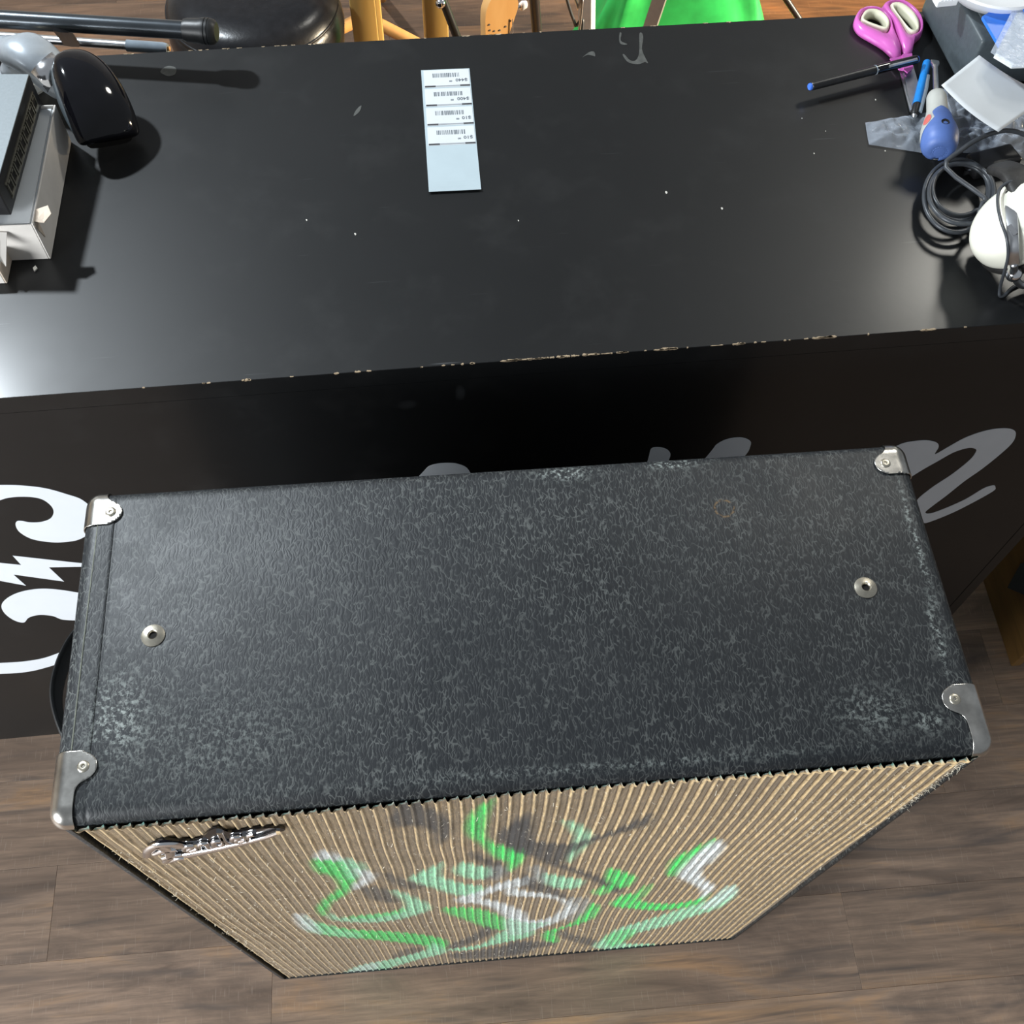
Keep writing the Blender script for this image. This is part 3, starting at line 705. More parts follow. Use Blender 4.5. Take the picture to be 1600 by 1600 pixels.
zc = lambda u, v: .0022*max(0, .12-v)**2/.0144+.0012*max(0, v-.9)
bm = bmesh.new(); grid_sheet(bm, sheet_w, sheet_l, 2, 24, zc); obj('backing_paper', bm, 'liner', sh_t)
def text_mesh(s, size, name):
    cu = bpy.data.curves.new(name, 'FONT'); cu.body = s; cu.size = size; cu.extrude = .00003; cu.offset = .00016; cu.resolution_u = 2
    to = bpy.data.objects.new(name, cu); C.objects.link(to); dg = bpy.context.evaluated_depsgraph_get()
    me = bpy.data.meshes.new_from_object(to.evaluated_get(dg)); bpy.data.objects.remove(to); bpy.data.curves.remove(cu); return me
for k, price in enumerate(('10', '10', '400', '440')):
    y0 = sheet_l*(.365+.160*k); hgt = sheet_l*.149 if k < 3 else sheet_l*.150
    b_ = bmesh.new(); box(b_, (.0028, y0, .0003), (sheet_w-.0012, y0+hgt, .00048)); lb = obj('price_label', b_, 'paper', sh_t)
    zt = .00052
    for a, b in ((0, .24), (.78, 1.0)):
        b_ = bmesh.new(); box(b_, (.0034+(sheet_w-.0046)*a, y0+.0004, zt-.0001), (.0034+(sheet_w-.0046)*b, y0+.0032, zt)); obj('black_bar', b_, 'ink', lb)
    b_ = bmesh.new(); box(b_, (.0034+(sheet_w-.0046)*.245, y0+.0007, zt-.0001), (.0034+(sheet_w-.0046)*.775, y0+.0029, zt)); obj('grey_bar', b_, M.setdefault('mid_print', simple('mid_grey_print', (.30, .32, .34), .7)), lb)
    b_ = bmesh.new(); x = .0135
    while x < sheet_w-.0125:
        w = random.choice((.0006, .0009, .0014)); box(b_, (x, y0+hgt*.56, zt-.0001), (x+w, y0+hgt*.80, zt)); x += w+random.choice((.0005, .0008, .0013))
    obj('barcode', b_, 'ink_grey', lb)
    b_ = bmesh.new()
    for j in range(3): box(b_, (.012, y0+hgt*(.28+.07*j), zt-.0001), (.027-.003*j, y0+hgt*(.30+.07*j), zt))
    g_ = obj('small_print', b_, simple('faint_print', (.66, .69, .70), .7) if 'faint' not in M else M['faint'], lb); M.setdefault('faint', g_.data.materials[0])
    me = text_mesh('$'+price, .0072, 'price_text'); o = link('price_text', me, 'ink_grey', lb); o.location = (sheet_w-.0035, y0+hgt*.45, zt); o.rotation_euler = (0, 0, PI)
    me = text_mesh('00', .0036, 'price_cents'); o2 = link('price_cents', me, 'ink_grey', lb); o2.location = (sheet_w-.0035-.0046*len(price)-.0050, y0+hgt*.36, zt); o2.rotation_euler = (0, 0, PI)

# ================================================================== LEFT END OF COUNTER: carton, switch box, scanner, stand
# white carton, rotated to the measured corner
def zbox(name, corner_pt, dirx, diry, lx, ly, h, m, parent, bev=.001, z0=HC):
    mt = Matrix(((dirx.x, diry.x, 0, corner_pt.x), (dirx.y, diry.y, 0, corner_pt.y), (0, 0, 1, z0), (0, 0, 0, 1)))
    b_ = bmesh.new(); box(b_, (0, 0, 0), (lx, ly, h), mt, bev, 2); return wobj(name, b_, m, parent), mt
bc = at(80, 405, HC); be = at(112, 222, HC)
dy_ = Vector((be.x-bc.x, be.y-bc.y, 0)).normalized(); dx_ = Vector((-dy_.y, dy_.x, 0))          # dx_ points left
BH = .053
carton = thing('cardboard_carton', 'torn white cardboard carton under the black network switch at counter end', 'carton', (bc.x, bc.y, HC+.0003), 0)
mt = Matrix(((dx_.x, dy_.x, 0, bc.x), (dx_.y, dy_.y, 0, bc.y), (0, 0, 1, HC+.0003), (0, 0, 0, 1)))
LX, LY = .30, .178
b_ = bmesh.new(); box(b_, (0, 0, 0), (.002, LY, BH), mt, .0006, 1); wobj('side_wall', b_, 'card', carton)
b_ = bmesh.new(); box(b_, (.0021, 0, 0), (LX, .002, BH-.002), mt, .0006, 1); wobj('front_wall', b_, 'card', carton)
b_ = bmesh.new(); box(b_, (.0021, LY-.002, 0), (LX, LY, BH), mt, .0006, 1); wobj('back_wall', b_, 'card', carton)
b_ = bmesh.new(); box(b_, (.0021, .0021, BH-.006), (LX, LY-.0021, BH-.004), mt, .0004, 1); wobj('top_panel', b_, 'paper', carton)
b_ = bmesh.new(); box(b_, (.0021, .0021, 0), (LX, LY-.0021, .002), mt); wobj('bottom_panel', b_, 'card', carton)
b_ = bmesh.new(); box(b_, (.0022, .004, BH-.0035), (.030, LY-.004, BH-.002), mt @ Matrix.Translation((0, 0, 0)) @ Matrix.Rotation(.06, 4, 'Y')); wobj('tuck_flap', b_, 'paper', carton)
def sheet_poly(name, pts, m, parent, t=.0009):
    n = (pts[1]-pts[0]).cross(pts[2]-pts[0]).normalized(); b__ = bmesh.new(); slab(b__, pts, n*t); return wobj(name, b__, m, parent)
zt = HC+BH
sheet_poly('torn_flap', [mt @ Vector(p) for p in ((-.0002, .004, BH-.001), (-.0002, .020, BH), (-.013, .022, BH+.003), (-.017, .012, BH+.001), (-.010, .003, BH-.002))], 'card_in', carton)
sheet_poly('torn_flap', [mt @ Vector(p) for p in ((-.0004, .0, BH-.004), (-.0004, .012, BH-.006), (-.001, .010, BH-.030))], 'card_in', carton)
sheet_poly('torn_flap', [mt @ Vector(p) for p in ((.030, -.001, BH-.01), (.052, -.001, BH-.008), (.045, -.018, BH-.018), (.034, -.030, BH-.030))], 'card', carton)
# a second torn carton piece, nearer
q0 = at(12, 443, HC)
car2 = thing('carton_flap', 'loose torn white cardboard corner at bottom left of the carton', 'cardboard piece', (q0.x, q0.y, HC+.0003))
mt2 = Matrix(((dx_.x, dy_.x, 0, q0.x), (dx_.y, dy_.y, 0, q0.y), (0, 0, 1, HC+.0003), (0, 0, 0, 1)))
b_ = bmesh.new(); box(b_, (0, 0, 0), (.002, .034, .022), mt2, .0005, 1); wobj('side_wall', b_, 'card_in', car2)
b_ = bmesh.new(); box(b_, (.0021, 0, 0), (.10, .002, .022), mt2, .0005, 1); wobj('front_wall', b_, 'card', car2)
b_ = bmesh.new(); box(b_, (.0005, .0005, .0205), (.10, .034, .022), mt2 @ Matrix.Translation((0, 0, .001)), .0004, 1); wobj('top_panel', b_, 'paper', car2)
b_ = bmesh.new(); slab(b_, [at(px, py, HC+.001) for px, py in ((52, 420), (56, 416), (59, 420), (54, 425))], (0, 0, .0015))
tag(obj('paper_scrap', b_, 'dust'), 'tiny torn paper scrap in the carton shadow on counter', 'paper scrap')
# network switch on the carton
sw0 = at(21, 342, HC+BH-.004); sw1 = at(69, 168, HC+BH-.004)
sd = Vector((sw1.x-sw0.x, sw1.y-sw0.y, 0)); sl = sd.length; sd.normalize(); sx_ = Vector((-sd.y, sd.x, 0)); SHH = .040
swt = thing('network_switch', 'black network switch with grey top and row of ports lying on carton', 'network switch', (sw0.x, sw0.y, HC+BH+.001))
ms = Matrix(((sx_.x, sd.x, 0, sw0.x), (sx_.y, sd.y, 0, sw0.y), (0, 0, 1, HC+BH+.001), (0, 0, 0, 1)))
b_ = bmesh.new(); box(b_, (0, 0, 0), (.18, sl, SHH-.0012), ms, .0012, 2); wobj('case', b_, 'black_plastic', swt)
b_ = bmesh.new(); box(b_, (.0004, .0004, SHH-.0011), (.18, sl-.0004, SHH), ms, .0004, 1); wobj('top_cover', b_, 'device_top', swt)
b_ = bmesh.new()
for z0_, z1_ in ((.0075, .009), (.0255, .027)): box(b_, (-.0012, .016, z0_), (.0002, sl-.012, z1_), ms)
pf = wobj('port_bezel', b_, 'port', swt)
for k in range(9):
    y = .018+k*(sl-.034)/8.6
    b_ = bmesh.new()
    # U-shaped socket frame
    for lo, hi in (((-.0016, y, .010), (.0004, y+.0016, .0245)), ((-.0016, y+.0105, .010), (.0004, y+.0121, .0245)), ((-.0016, y+.0016, .010), (.0004, y+.0105, .0118)), ((-.0016, y+.0035, .0225), (.0004, y+.0088, .0245))):
        box(b_, lo, hi, ms)
    po = wobj('port', b_, 'port', swt)
    b_ = bmesh.new(); box(b_, (-.0006, y+.0017, .0119), (.0003, y+.0104, .0224), ms); o_ = wobj('port_socket', b_, 'hole', swt)

# barcode scanner
sb = at(36, 126, HC)
scn = thing('barcode_scanner', 'glossy black barcode scanner head on silver stand behind the white carton', 'barcode scanner', (sb.x, sb.y, HC+.0003))
hA = at(107, 84, HC+.068); hB = at(173, 222, HC+.019)
ax = (hB-hA); hl = ax.length
ts = [0, .03, .09, .18, .32, .5, .68, .82, .92, .965, 1.0]
ww = [.009, .018, .0245, .0295, .0335, .0360, .0372, .0376, .0370, .0355, .031]
hh = [.005, .010, .0135, .0165, .019, .0205, .0205, .0195, .0175, .016, .012]
upv = (Vector((.55, -.35, .75)))
bowp = [hA+ax*t+upv.normalized()*(.012*math.sin(PI*t)) for t in ts]
b_ = bmesh.new(); loft(b_, bowp, ww, hh, upv, 40, 2.3)
head = wobj('scanner_head', b_, 'gloss_black', scn, smooth=True)
md = head.modifiers.new('s', 'SUBSURF'); md.levels = md.render_levels = 2
b_ = bmesh.new(); loft(b_, [hA+ax*t-upv.normalized()*.004 for t in (.012, .2, .5, .8, .99)], [.019, .0305, .0360, .0362, .031], [.006, .008, .0085, .008, .006], upv, 40, 2.3)
rm = wobj('head_bumper', b_, 'charcoal', scn, smooth=True); md = rm.modifiers.new('s', 'SUBSURF'); md.levels = md.render_levels = 2
b_ = bmesh.new(); loft(b_, [hA+ax*t for t in (.985, 1.008)], [.027, .025], [.009, .008], upv, 24, 3); wobj('scan_window', b_, 'hole', scn)
npth = catmull([at(104, 134, HC+.032), at(88, 120, HC+.042), at(60, 94, HC+.056), at(38, 80, HC+.058), at(28, 84, HC+.046), at(30, 102, HC+.024), at(36, 126, HC+.006)], 6)
nn = len(npth); b_ = bmesh.new(); loft(b_, npth, [.020+.006*math.sin(PI*i/(nn-1)) for i in range(nn)], [.015+.003*math.sin(PI*i/(nn-1)) for i in range(nn)], (.5, -.3, .8), 24, 2.4)
wobj('stand_neck', b_, 'silver_plastic', scn, smooth=True)
ca_, cb_ = at(66, 100, HC+.0555), at(94, 126, HC+.041)
b_ = bmesh.new(); loft(b_, [ca_, cb_], [.0215, .0205], [.016, .016], (.5, -.3, .8), 24, 2.2); wobj('neck_sleeve', b_, 'mirror', scn, smooth=True)
b_ = bmesh.new(); lathe(b_, [(0, .012), (.015, .012), (.029, .008), (.034, .003), (.034, 0), (0, 0)], Matrix.Translation((sb.x, sb.y, HC+.0003)), 40); wobj('stand_base', b_, 'silver_plastic', scn, autos=40)

# folded metal stand lying over the back edge
pA = at(338, 50, HC+.050); pB = at(0, 30, HC+.050); dirp = (pB-pA).normalized(); far = pA+dirp*.95
std = thing('folded_stand', 'black metal stand pole with rubber end cap reaching over the counter back edge', 'stand', (far.x, far.y, 0))
b_ = bmesh.new(); tube(b_, [pA+dirp*.028, far], .0105, 24); wobj('pole', b_, 'pole', std, autos=50)
b_ = bmesh.new(); am = axis_mat(pA+dirp*.038, -dirp)
lathe(b_, [(0, 0), (.0122, 0), (.0135, .004), (.0140, .018), (.0150, .022), (.0150, .0255), (.0142, .026), (.0150, .0268), (.0150, .0295), (.0142, .030), (.0148, .0308), (.0140, .035), (.0105, .0385), (0, .0390)], am, 28); wobj('end_cap', b_, 'black_rubber', std, autos=35)
r0 = at(262, 76, HC-.03); r1 = at(70, 62, HC-.03); rd = (r1-r0).normalized()
b_ = bmesh.new(); tube(b_, [r0+rd*.05, r0+rd*.85], .0058, 14); rod = wobj('inner_rod', b_, 'steel', std, autos=50)
b_ = bmesh.new(); tube(b_, [r0+rd*.0, r0+rd*.006, r0+rd*.052], [.006, .0075, .0075], 14); wobj('rod_sleeve', b_, 'clear_plastic', std, autos=50)
b_ = bmesh.new(); lathe(b_, [(0, 0), (.0026, 0), (.003, .003), (0, .004)], axis_mat(r0, -rd), 10); wobj('brass_tip', b_, 'dowel', std)
b1 = at(95, 45, HC+.05); b2_ = at(112, 68, HC-.02)
b_ = bmesh.new(); loft(b_, [b1, b2_], [.010, .010], [.004, .004], (0, 1, .2), 8, 4); wobj('bracket', b_, 'black_plastic', std)
pz = far+Vector((0, 0, -.0))
b_ = bmesh.new(); tube(b_, [far+Vector((0, 0, .03)), Vector((far.x, far.y, .05))], .012, 16); wobj('upright', b_, 'gloss_black', std)
for k in range(3):
    a = .4+k*2*PI/3; b_ = bmesh.new(); tube(b_, [Vector((far.x, far.y, .16)), Vector((far.x+.19*math.cos(a), far.y+.19*math.sin(a), .011))], .008, 10); wobj('leg', b_, 'gloss_black', std)

# ================================================================== BEHIND THE COUNTER
# round black stool
sc0 = at(393, -2, .66); SR = .152
st = thing('round_stool', 'round black leather stool with padded seat behind the counter', 'stool', (sc0.x, sc0.y, 0))
b_ = bmesh.new(); lathe(b_, [(0, .085), (SR*.55, .086), (SR*.80, .080), (SR*.93, .068), (SR*.985, .052), (SR*.96, .047), (SR*1.0, .040), (SR*1.03, .010), (SR*1.0, -.030), (SR*.93, -.045), (0, -.045)], Matrix.Translation((sc0.x, sc0.y, .60)), 64); wobj('seat_cushion', b_, 'leather', st, autos=45)
b_ = bmesh.new(); tube(b_, [Vector((sc0.x+SR*.985*math.cos(a*PI/32), sc0.y+SR*.985*math.sin(a*PI/32), .6495)) for a in range(65)], .0028, 8); wobj('seat_piping', b_, 'leather', st, smooth=True)
b_ = bmesh.new(); lathe(b_, [(0, 0), (.135, 0), (.14, -.02), (0, -.02)], Matrix.Translation((sc0.x, sc0.y, .552)), 40); wobj('seat_plate', b_, 'black_plastic', st)
for k in range(4):
    a = PI/4+k*PI/2; b_ = bmesh.new(); tube(b_, [Vector((sc0.x+.115*math.cos(a), sc0.y+.115*math.sin(a), .54)), Vector((sc0.x+.155*math.cos(a), sc0.y+.155*math.sin(a), .0125))], .0125, 14); wobj('leg', b_, 'steel', st, autos=50)
b_ = bmesh.new(); tube(b_, [Vector((sc0.x+.139*math.cos(a*PI/24), sc0.y+.139*math.sin(a*PI/24), .22)) for a in range(49)], .009, 8); wobj('foot_ring', b_, 'steel', st)
# yellow wooden bar stool
fl = atY(570, 35, 1.56); fr = atY(682, 35, 1.56)
ws = thing('wooden_bar_stool', 'tall pale yellow wooden stool with square legs behind the counter', 'stool', ((fl.x+fr.x)/2, 1.66, 0))
LW = .023
for nm, x, y, w in (('leg', fl.x, 1.56, LW), ('leg', fr.x, 1.56, LW*.92), ('leg', fl.x, 1.82, LW), ('leg', fr.x, 1.82, LW)):
    b_ = bmesh.new(); box(b_, (x-w, y-.016, 0), (x+w, y+.016, .72), bev=.004, seg=2); wobj(nm, b_, 'pine', ws, autos=40)
b_ = bmesh.new(); box(b_, (fl.x-.05, 1.53, .7205), (fr.x+.05, 1.86, .755), bev=.012, seg=3); wobj('seat', b_, 'pine', ws, autos=40)
for x in (fl.x, fr.x):
    b_ = bmesh.new(); tube(b_, [Vector((x, 1.576, .18)), Vector((x, 1.804, .18))], .011, 12); wobj('rail', b_, 'dowel', ws)
b_ = bmesh.new(); tube(b_, [Vector((fl.x+LW, 1.56, .24)), Vector((fr.x-LW, 1.56, .24))], .011, 12); wobj('rail', b_, 'dowel', ws)
# wooden A-frame dowel stand
ap = atY(570, 26, 2.02); l1 = atY(470, 75, 1.96); l2 = atY(665, 75, 1.96)
def down(a, b, z): t = (z-a.z)/(b.z-a.z); return a+(b-a)*t
af = thing('dowel_stand', 'orange wooden A-frame dowel stand between stool and wooden stool', 'stand', (ap.x, ap.y, 0))
for q in (l1, l2):
    q = Vector((q.x, q.y, q.z)); b_ = bmesh.new(); e = down(ap, q, .014); tube(b_, [ap, e], .0140, 16); wobj('dowel_leg', b_, 'dowel', af, autos=50)
b_ = bmesh.new(); rr_ = atY(640, -12, 2.06); tube(b_, [ap+Vector((0, .01, .0)), Vector((ap.x+.01, 2.16, ap.z+.0))], .012, 12); wobj('cross_dowel', b_, 'dowel', af)
b_ = bmesh.new(); e2 = Vector((ap.x+.01, 2.16, ap.z)); tube(b_, [e2, Vector((e2.x+.02, 2.42, .013))], .0125, 12); wobj('dowel_leg', b_, 'dowel', af)
# slim black music stand (two visible legs / rods)
def rod_thing(name, label, cat, pts, r, m, foot=True, extra=None):
    t = thing(name, label, cat, (pts[-1].x, pts[-1].y, 0)); b_ = bmesh.new(); tube(b_, pts, r, 14); wobj('tube', b_, m, t, autos=50); return t
def through(pxa, pxb, Ya, Yb, ztop, zbot):
    a = atY(*pxa, Ya); b = atY(*pxb, Yb); d = (b-a); f = lambda z: a+d*((z-a.z)/d.z); return [f(ztop), f(zbot)]
pr = through((692, 0), (714, 58), 1.46, 1.46, .86, .012)
t_ = rod_thing('tripod_leg', 'thin black tripod leg leaning right behind the yellow wooden stool', 'tripod leg', pr, .0075, 'black_plastic')
b_ = bmesh.new(); k0 = atY(690, 6, 1.45); lathe(b_, [(0, 0), (.007, .001), (.009, .006), (.007, .012), (0, .013)], axis_mat(k0, (-.3, -.6, .6)), 14); wobj('chrome_knob', b_, 'mirror', t_, smooth=True)
b_ = bmesh.new(); lathe(b_, [(0, 0), (.014, 0), (.014, .02), (.008, .028)], Matrix.Translation(pr[1]+Vector((0, 0, -.012))), 14); wobj('rubber_foot', b_, 'black_rubber', t_)
pr = through((835, 0), (839, 52), 1.42, 1.44, .95, .012)
t_ = rod_thing('stand_post', 'upright black stand post beside the wooden headstock', 'stand post', pr, .0088, 'black_plastic')
b_ = bmesh.new(); lathe(b_, [(0, .012), (.02, .012), (.065, .006), (.065, 0), (0, 0)], Matrix.Translation((pr[1].x, pr[1].y, 0)), 32); wobj('round_base', b_, 'black_plastic', t_)
pr = through((1229, 0), (1247, 27), 1.70, 1.70, .62, .012)
t_ = rod_thing('tripod_leg', 'short thin black rod right of the green bag on orange floor', 'tripod leg', pr, .0062, 'black_plastic')
b_ = bmesh.new(); lathe(b_, [(0, 0), (.012, 0), (.012, .02), (.007, .026)], Matrix.Translation(pr[1]+Vector((0, 0, -.012))), 14); wobj('rubber_foot', b_, 'black_rubber', t_)
# acoustic guitar with an orange headstock, standing behind the counter
gA = atY(782, 52, 1.20); gB = atY(787, -8, 1.20)
gt = thing('guitar', 'small guitar with orange maple headstock showing above the counter edge', 'guitar', (gA.x, 1.27, 0))
gu = (gB-gA).normalized(); gv_ = Vector((.55, -1, .35)); gn = (gv_-gu*gu.dot(gv_)).normalized(); gs = gu.cross(gn)*-1
if gs.x < 0: gs = -gs
def hp_(s, u, n=0): return gA+gs*s+gu*u+gn*n
ol = [(-.024, -.05), (-.0265, 0), (-.029, .03), (-.028, .048), (-.020, .064), (-.004, .071), (.012, .066), (.024, .052), (.028, .036), (.022, .012), (.016, -.01), (.015, -.05)]
b_ = bmesh.new(); slab(b_, [Vector(p) for p in catmull([hp_(*p) for p in ol], 5, True)], gn*-.014); hs_o = wobj('headstock', b_, 'maple', gt)
for s, u in ((-.020, .012), (-.012, .008), (-.002, .006), (.008, .009), (.016, .016), (-.022, .022)):
    b_ = bmesh.new(); lathe(b_, [(0, .0006), (.0016, .0006), (.0016, -.0004)], axis_mat(hp_(s, u, .0002), gn), 10); wobj('string_hole', b_, 'grey_leg', gt)
b_ = bmesh.new(); k0 = hp_(.027, .030, -.006); tube(b_, [k0, k0+gs*.010], .003, 10); tn = wobj('tuner', b_, 'steel', gt)
b_ = bmesh.new(); loft(b_, [k0+gs*.009, k0+gs*.013, k0+gs*.020], [.006, .008, .006], [.004, .005, .004], gn, 12); wobj('tuner_button', b_, 'white_plastic', gt, smooth=True)
b_ = bmesh.new(); tube(b_, [hp_(.024, -.045, .003), hp_(.018, .02, .002)], .0007, 6); wobj('string', b_, 'steel', gt)
b_ = bmesh.new(); nb = hp_(-.003, -.05, -.008); ne = Vector((gA.x+.005, 1.30, .42)); loft(b_, [nb, ne], [.021, .027], [.010, .012], gn, 16, 2.5); wobj('neck', b_, 'maple', gt)
b_ = bmesh.new(); bo = [(0, .44), (.10, .42), (.125, .34), (.095, .26), (.14, .18), (.17, .10), (.12, .02), (0, .001), (-.12, .02), (-.17, .10), (-.14, .18), (-.095, .26), (-.125, .34), (-.10, .42)]
slab(b_, catmull([Vector((gA.x+.005+a, 1.275, b)) for a, b in bo], 5, True), (0, .08, 0)); wobj('body', b_, 'maple', gt)
# aluminium easel-like frame and green bag
f1 = through((917, 0), (917, 50), 1.55, 1.56, .86, 0); f2_ = through((1030, 0), (1016, 42), 1.62, 1.62, .86, 0)
al = thing('aluminium_frame', 'square aluminium folding frame straddling the green bag', 'folding frame', ((f1[1].x+f2_[1].x)/2, 1.6, 0))
for nm, q, m_, w in (('leg', f1, 'alu', .0125), ('leg', f2_, 'grey_leg', .0125)):
    b_ = bmesh.new(); d_ = q[1]-q[0]; loft(b_, [q[0], q[1]], [w*1.41, w*1.41], [w*1.41, w*1.41], (.35, -1, 0), 4, 2.0); wobj(nm, b_, m_, al)
b_ = bmesh.new(); loft(b_, [f1[0], f2_[0]], [.0125]*2, [.0125]*2, (0, 0, 1), 4); wobj('top_bar', b_, 'alu', al)
c1 = atY(888, -6, 1.52); b_ = bmesh.new(); tube(b_, [atY(880, -30, 1.48), atY(885, -4, 1.48), atY(892, 20, 1.48), atY(899, 40, 1.48), atY(905, 70, 1.48), Vector((f1[0].x-.06, 1.49, .008))], .0028, 8, 6)
tag(obj('hanging_cord', b_, 'cable', smooth=True), 'thin dark cord hanging beside the silver aluminium leg', 'cord')
b_ = bmesh.new(); tube(b_, [atY(893, -30, 1.40), atY(898, -4, 1.40), atY(903, 14, 1.40), atY(906, 40, 1.40), Vector((f1[0].x-.03, 1.40, .008))], .0024, 8, 6)
tag(obj('hanging_cord', b_, 'steel', smooth=True), 'thin pale cord hanging just right of the dark cord', 'cord')
gc = atY(1056, 20, 2.06); bagt = thing('green_bag', 'bright green creased fabric bag standing on floor behind the counter', 'bag', (gc.x, gc.y, 0))
b_ = bmesh.new(); NA, NB = 72, 22
cx, cy = gc.x, gc.y; hw, hd_ = .27, .13
rings = []
for j in range(NB+1):
    v = j/NB; ring = []
    for i in range(NA):
        a = 2*PI*i/NA; ca, sa = math.cos(a), math.sin(a); e = 2/4.5
        x = math.copysign(abs(ca)**e, ca)*hw*(1-.62*v); y = math.copysign(abs(sa)**e, sa)*hd_*(1-.55*v)
        k = .010*math.sin(9*a+4*v)+.014*math.sin(4*a-3*v+1)+.012*noise.noise(Vector((ca*3, sa*3, v*3)))
        ring.append(b_.verts.new((cx+x*(1+k*4), cy+y*(1+k*5)-.0*v, .001+.50*v+.010*math.sin(5*a)*v)))
    rings.append(ring)
for a, b in zip(rings, rings[1:]):
    for i in range(NA): b_.faces.new((a[i], a[(i+1) % NA], b[(i+1) % NA], b[i]))
b_.faces.new(rings[0][::-1]); b_.faces.new(rings[-1]); wobj('bag_body', b_, 'green', bagt, smooth=True)
b_ = bmesh.new(); tube(b_, [Vector((cx-.07, cy-.03, .50)), Vector((cx-.06, cy-.05, .58)), Vector((cx+.05, cy-.05, .58)), Vector((cx+.07, cy-.03, .50))], .008, 8, 6); wobj('bag_handle', b_, 'green', bagt, smooth=True)

# ================================================================== RIGHT END OF COUNTER
# pink scissors
Zs = HC+.001
sc_t = at(1400, 110, Zs); sct = thing('scissors', 'pink handled scissors with cream finger loops lying open on counter', 'scissors', (sc_t.x, sc_t.y, Zs))
def ring_handle(outer, inner, stem, zlift):
    O = catmull([at(x, y, HC+zlift) for x, y in outer], 6, True); I = catmull([at(x, y, HC+zlift) for x, y in inner], 6, True)
    return O, I
def annulus(bm, O, I, t, crown=.002):
    # resample both to the same count by angle about the inner centre
    c = sum(I, Vector())/len(I); n = 48
    def res(P):
        out = []
        P2 = P+[P[0]]
        for k in range(n):
            a = 2*PI*k/n; best = None; dr = Vector((math.cos(a), math.sin(a)))
            for p, q in zip(P2, P2[1:]):
                p_, q_ = (p-c).to_2d(), (q-c).to_2d(); e = q_-p_; den = dr.x*e.y-dr.y*e.x
                if abs(den) < 1e-12: continue
                t_ = (p_.x*e.y-p_.y*e.x)/den; s_ = (p_.x*dr.y-p_.y*dr.x)/den
                if t_ > 0 and -1e-6 <= s_ <= 1+1e-6: best = t_ if best is None else max(best, t_)
            out.append(c.to_2d()+dr*(best or .01))
        return out
    RO, RI = res(O), res(I); z = O[0].z
    secs = [(1, 0), (1.0, t*.35), (.85, t*.8), (.5, t), (.15, t*.8), (0, t*.35), (0, 0)]
    rings = []
    for w, h in secs: rings.append([bm.verts.new((RI[k].x+(RO[k].x-RI[k].x)*w, RI[k].y+(RO[k].y-RI[k].y)*w, z+h)) for k in range(n)])
    for a, b in zip(rings, rings[1:]+rings[:1]):
        for k in range(n): bm.faces.new((a[k], a[(k+1) % n], b[(k+1) % n], b[k]))
def loop_handle(outer, inner, liner, zl, nm):
    b_ = bmesh.new(); O, I = ring_handle(outer, inner, None, zl); annulus(b_, O, I, .011); h = wobj(nm, b_, 'pink', sct, smooth=True)
    b_ = bmesh.new(); _, I2 = ring_handle(outer, liner, None, zl); I = [Vector((p.x, p.y, p.z+.0006)) for p in I]; annulus(b_, [p for p in I], [Vector((p.x, p.y, p.z)) for p in I2], .0115); wobj('cream_liner', b_, 'cream', h if False else sct, smooth=True)
z4 = lambda pts: [(1200+x/4, y/4) for x, y in pts]
loop_handle(z4([(530, 160), (560, 95), (630, 78), (700, 95), (752, 150), (775, 215), (810, 290), (835, 365), (760, 380), (720, 320), (640, 270), (560, 220)]), z4([(565, 160), (590, 105), (640, 92), (700, 110), (748, 170), (735, 225), (680, 215), (600, 185)]), z4([(590, 160), (620, 130), (655, 125), (700, 150), (720, 195), (705, 215), (655, 200), (605, 180)]), .002, 'handle_loop')
loop_handle(z4([(703, 75), (740, 40), (810, 32), (890, 70), (950, 140), (955, 230), (905, 285), (895, 350), (840, 355), (800, 240), (760, 150)]), z4([(748, 75), (780, 48), (830, 55), (895, 105), (935, 170), (925, 235), (870, 240), (810, 160)]), z4([(775, 100), (795, 90), (830, 110), (880, 160), (910, 210), (900, 232), (870, 225), (815, 165)]), .003, 'handle_loop')
def blade(nm, pts, z, m='steel'):
    b_ = bmesh.new(); slab(b_, [at(1200+x/4, y/4, z) for x, y in pts], (0, 0, .0016)); return wobj(nm, b_, m, sct)
blade('blade', [(818, 440), (840, 420), (905, 660), (892, 705), (884, 700)], HC+.0012)
blade('blade', [(838, 400), (900, 400), (935, 520), (920, 600), (905, 690), (870, 590)], HC+.0032)
blade('handle_stem', [(760, 372), (835, 350), (860, 420), (842, 445), (818, 440)], HC+.0048, 'pink')
blade('handle_stem', [(838, 345), (898, 340), (905, 430), (870, 460), (845, 440)], HC+.0066, 'pink')
# pens
def pen(name, label, a, b, r, zc_, segs):
    A, B = at(*a, zc_), at(*b, zc_); d = (B-A); l = d.length
    t = thing(name, label, 'pen', (A.x, A.y, HC))
    for nm, t0, t1, r0, r1, m_ in segs:
        b_ = bmesh.new(); P0, P1 = A+d*t0, A+d*t1; e = min(.0008, (P1-P0).length*.2); dn = d.normalized()
        tube(b_, [P0, P0+dn*e, P1-dn*e, P1], [r*r0*.85, r*r0, r*r1, r*r1*.85], 18); wobj(nm, b_, m_, t, autos=40)
    return t, A, d
t_, A, d = pen('marker_pen', 'slim black pen with blue end plug lying across the pink scissors', (1264, 136), (1435, 92), .0052, HC+.0175, [('end_plug', 0, .03, .8, .8, 'blue_dot'), ('barrel', .02, .60, .95, 1.05, 'black_plastic'), ('seam_ring', .598, .606, 1.12, 1.12, 'clear_plastic'), ('cap', .606, .985, 1.1, 1.0, 'gloss_black'), ('cap_end', .983, 1.0, .8, .7, 'blue_dot')])
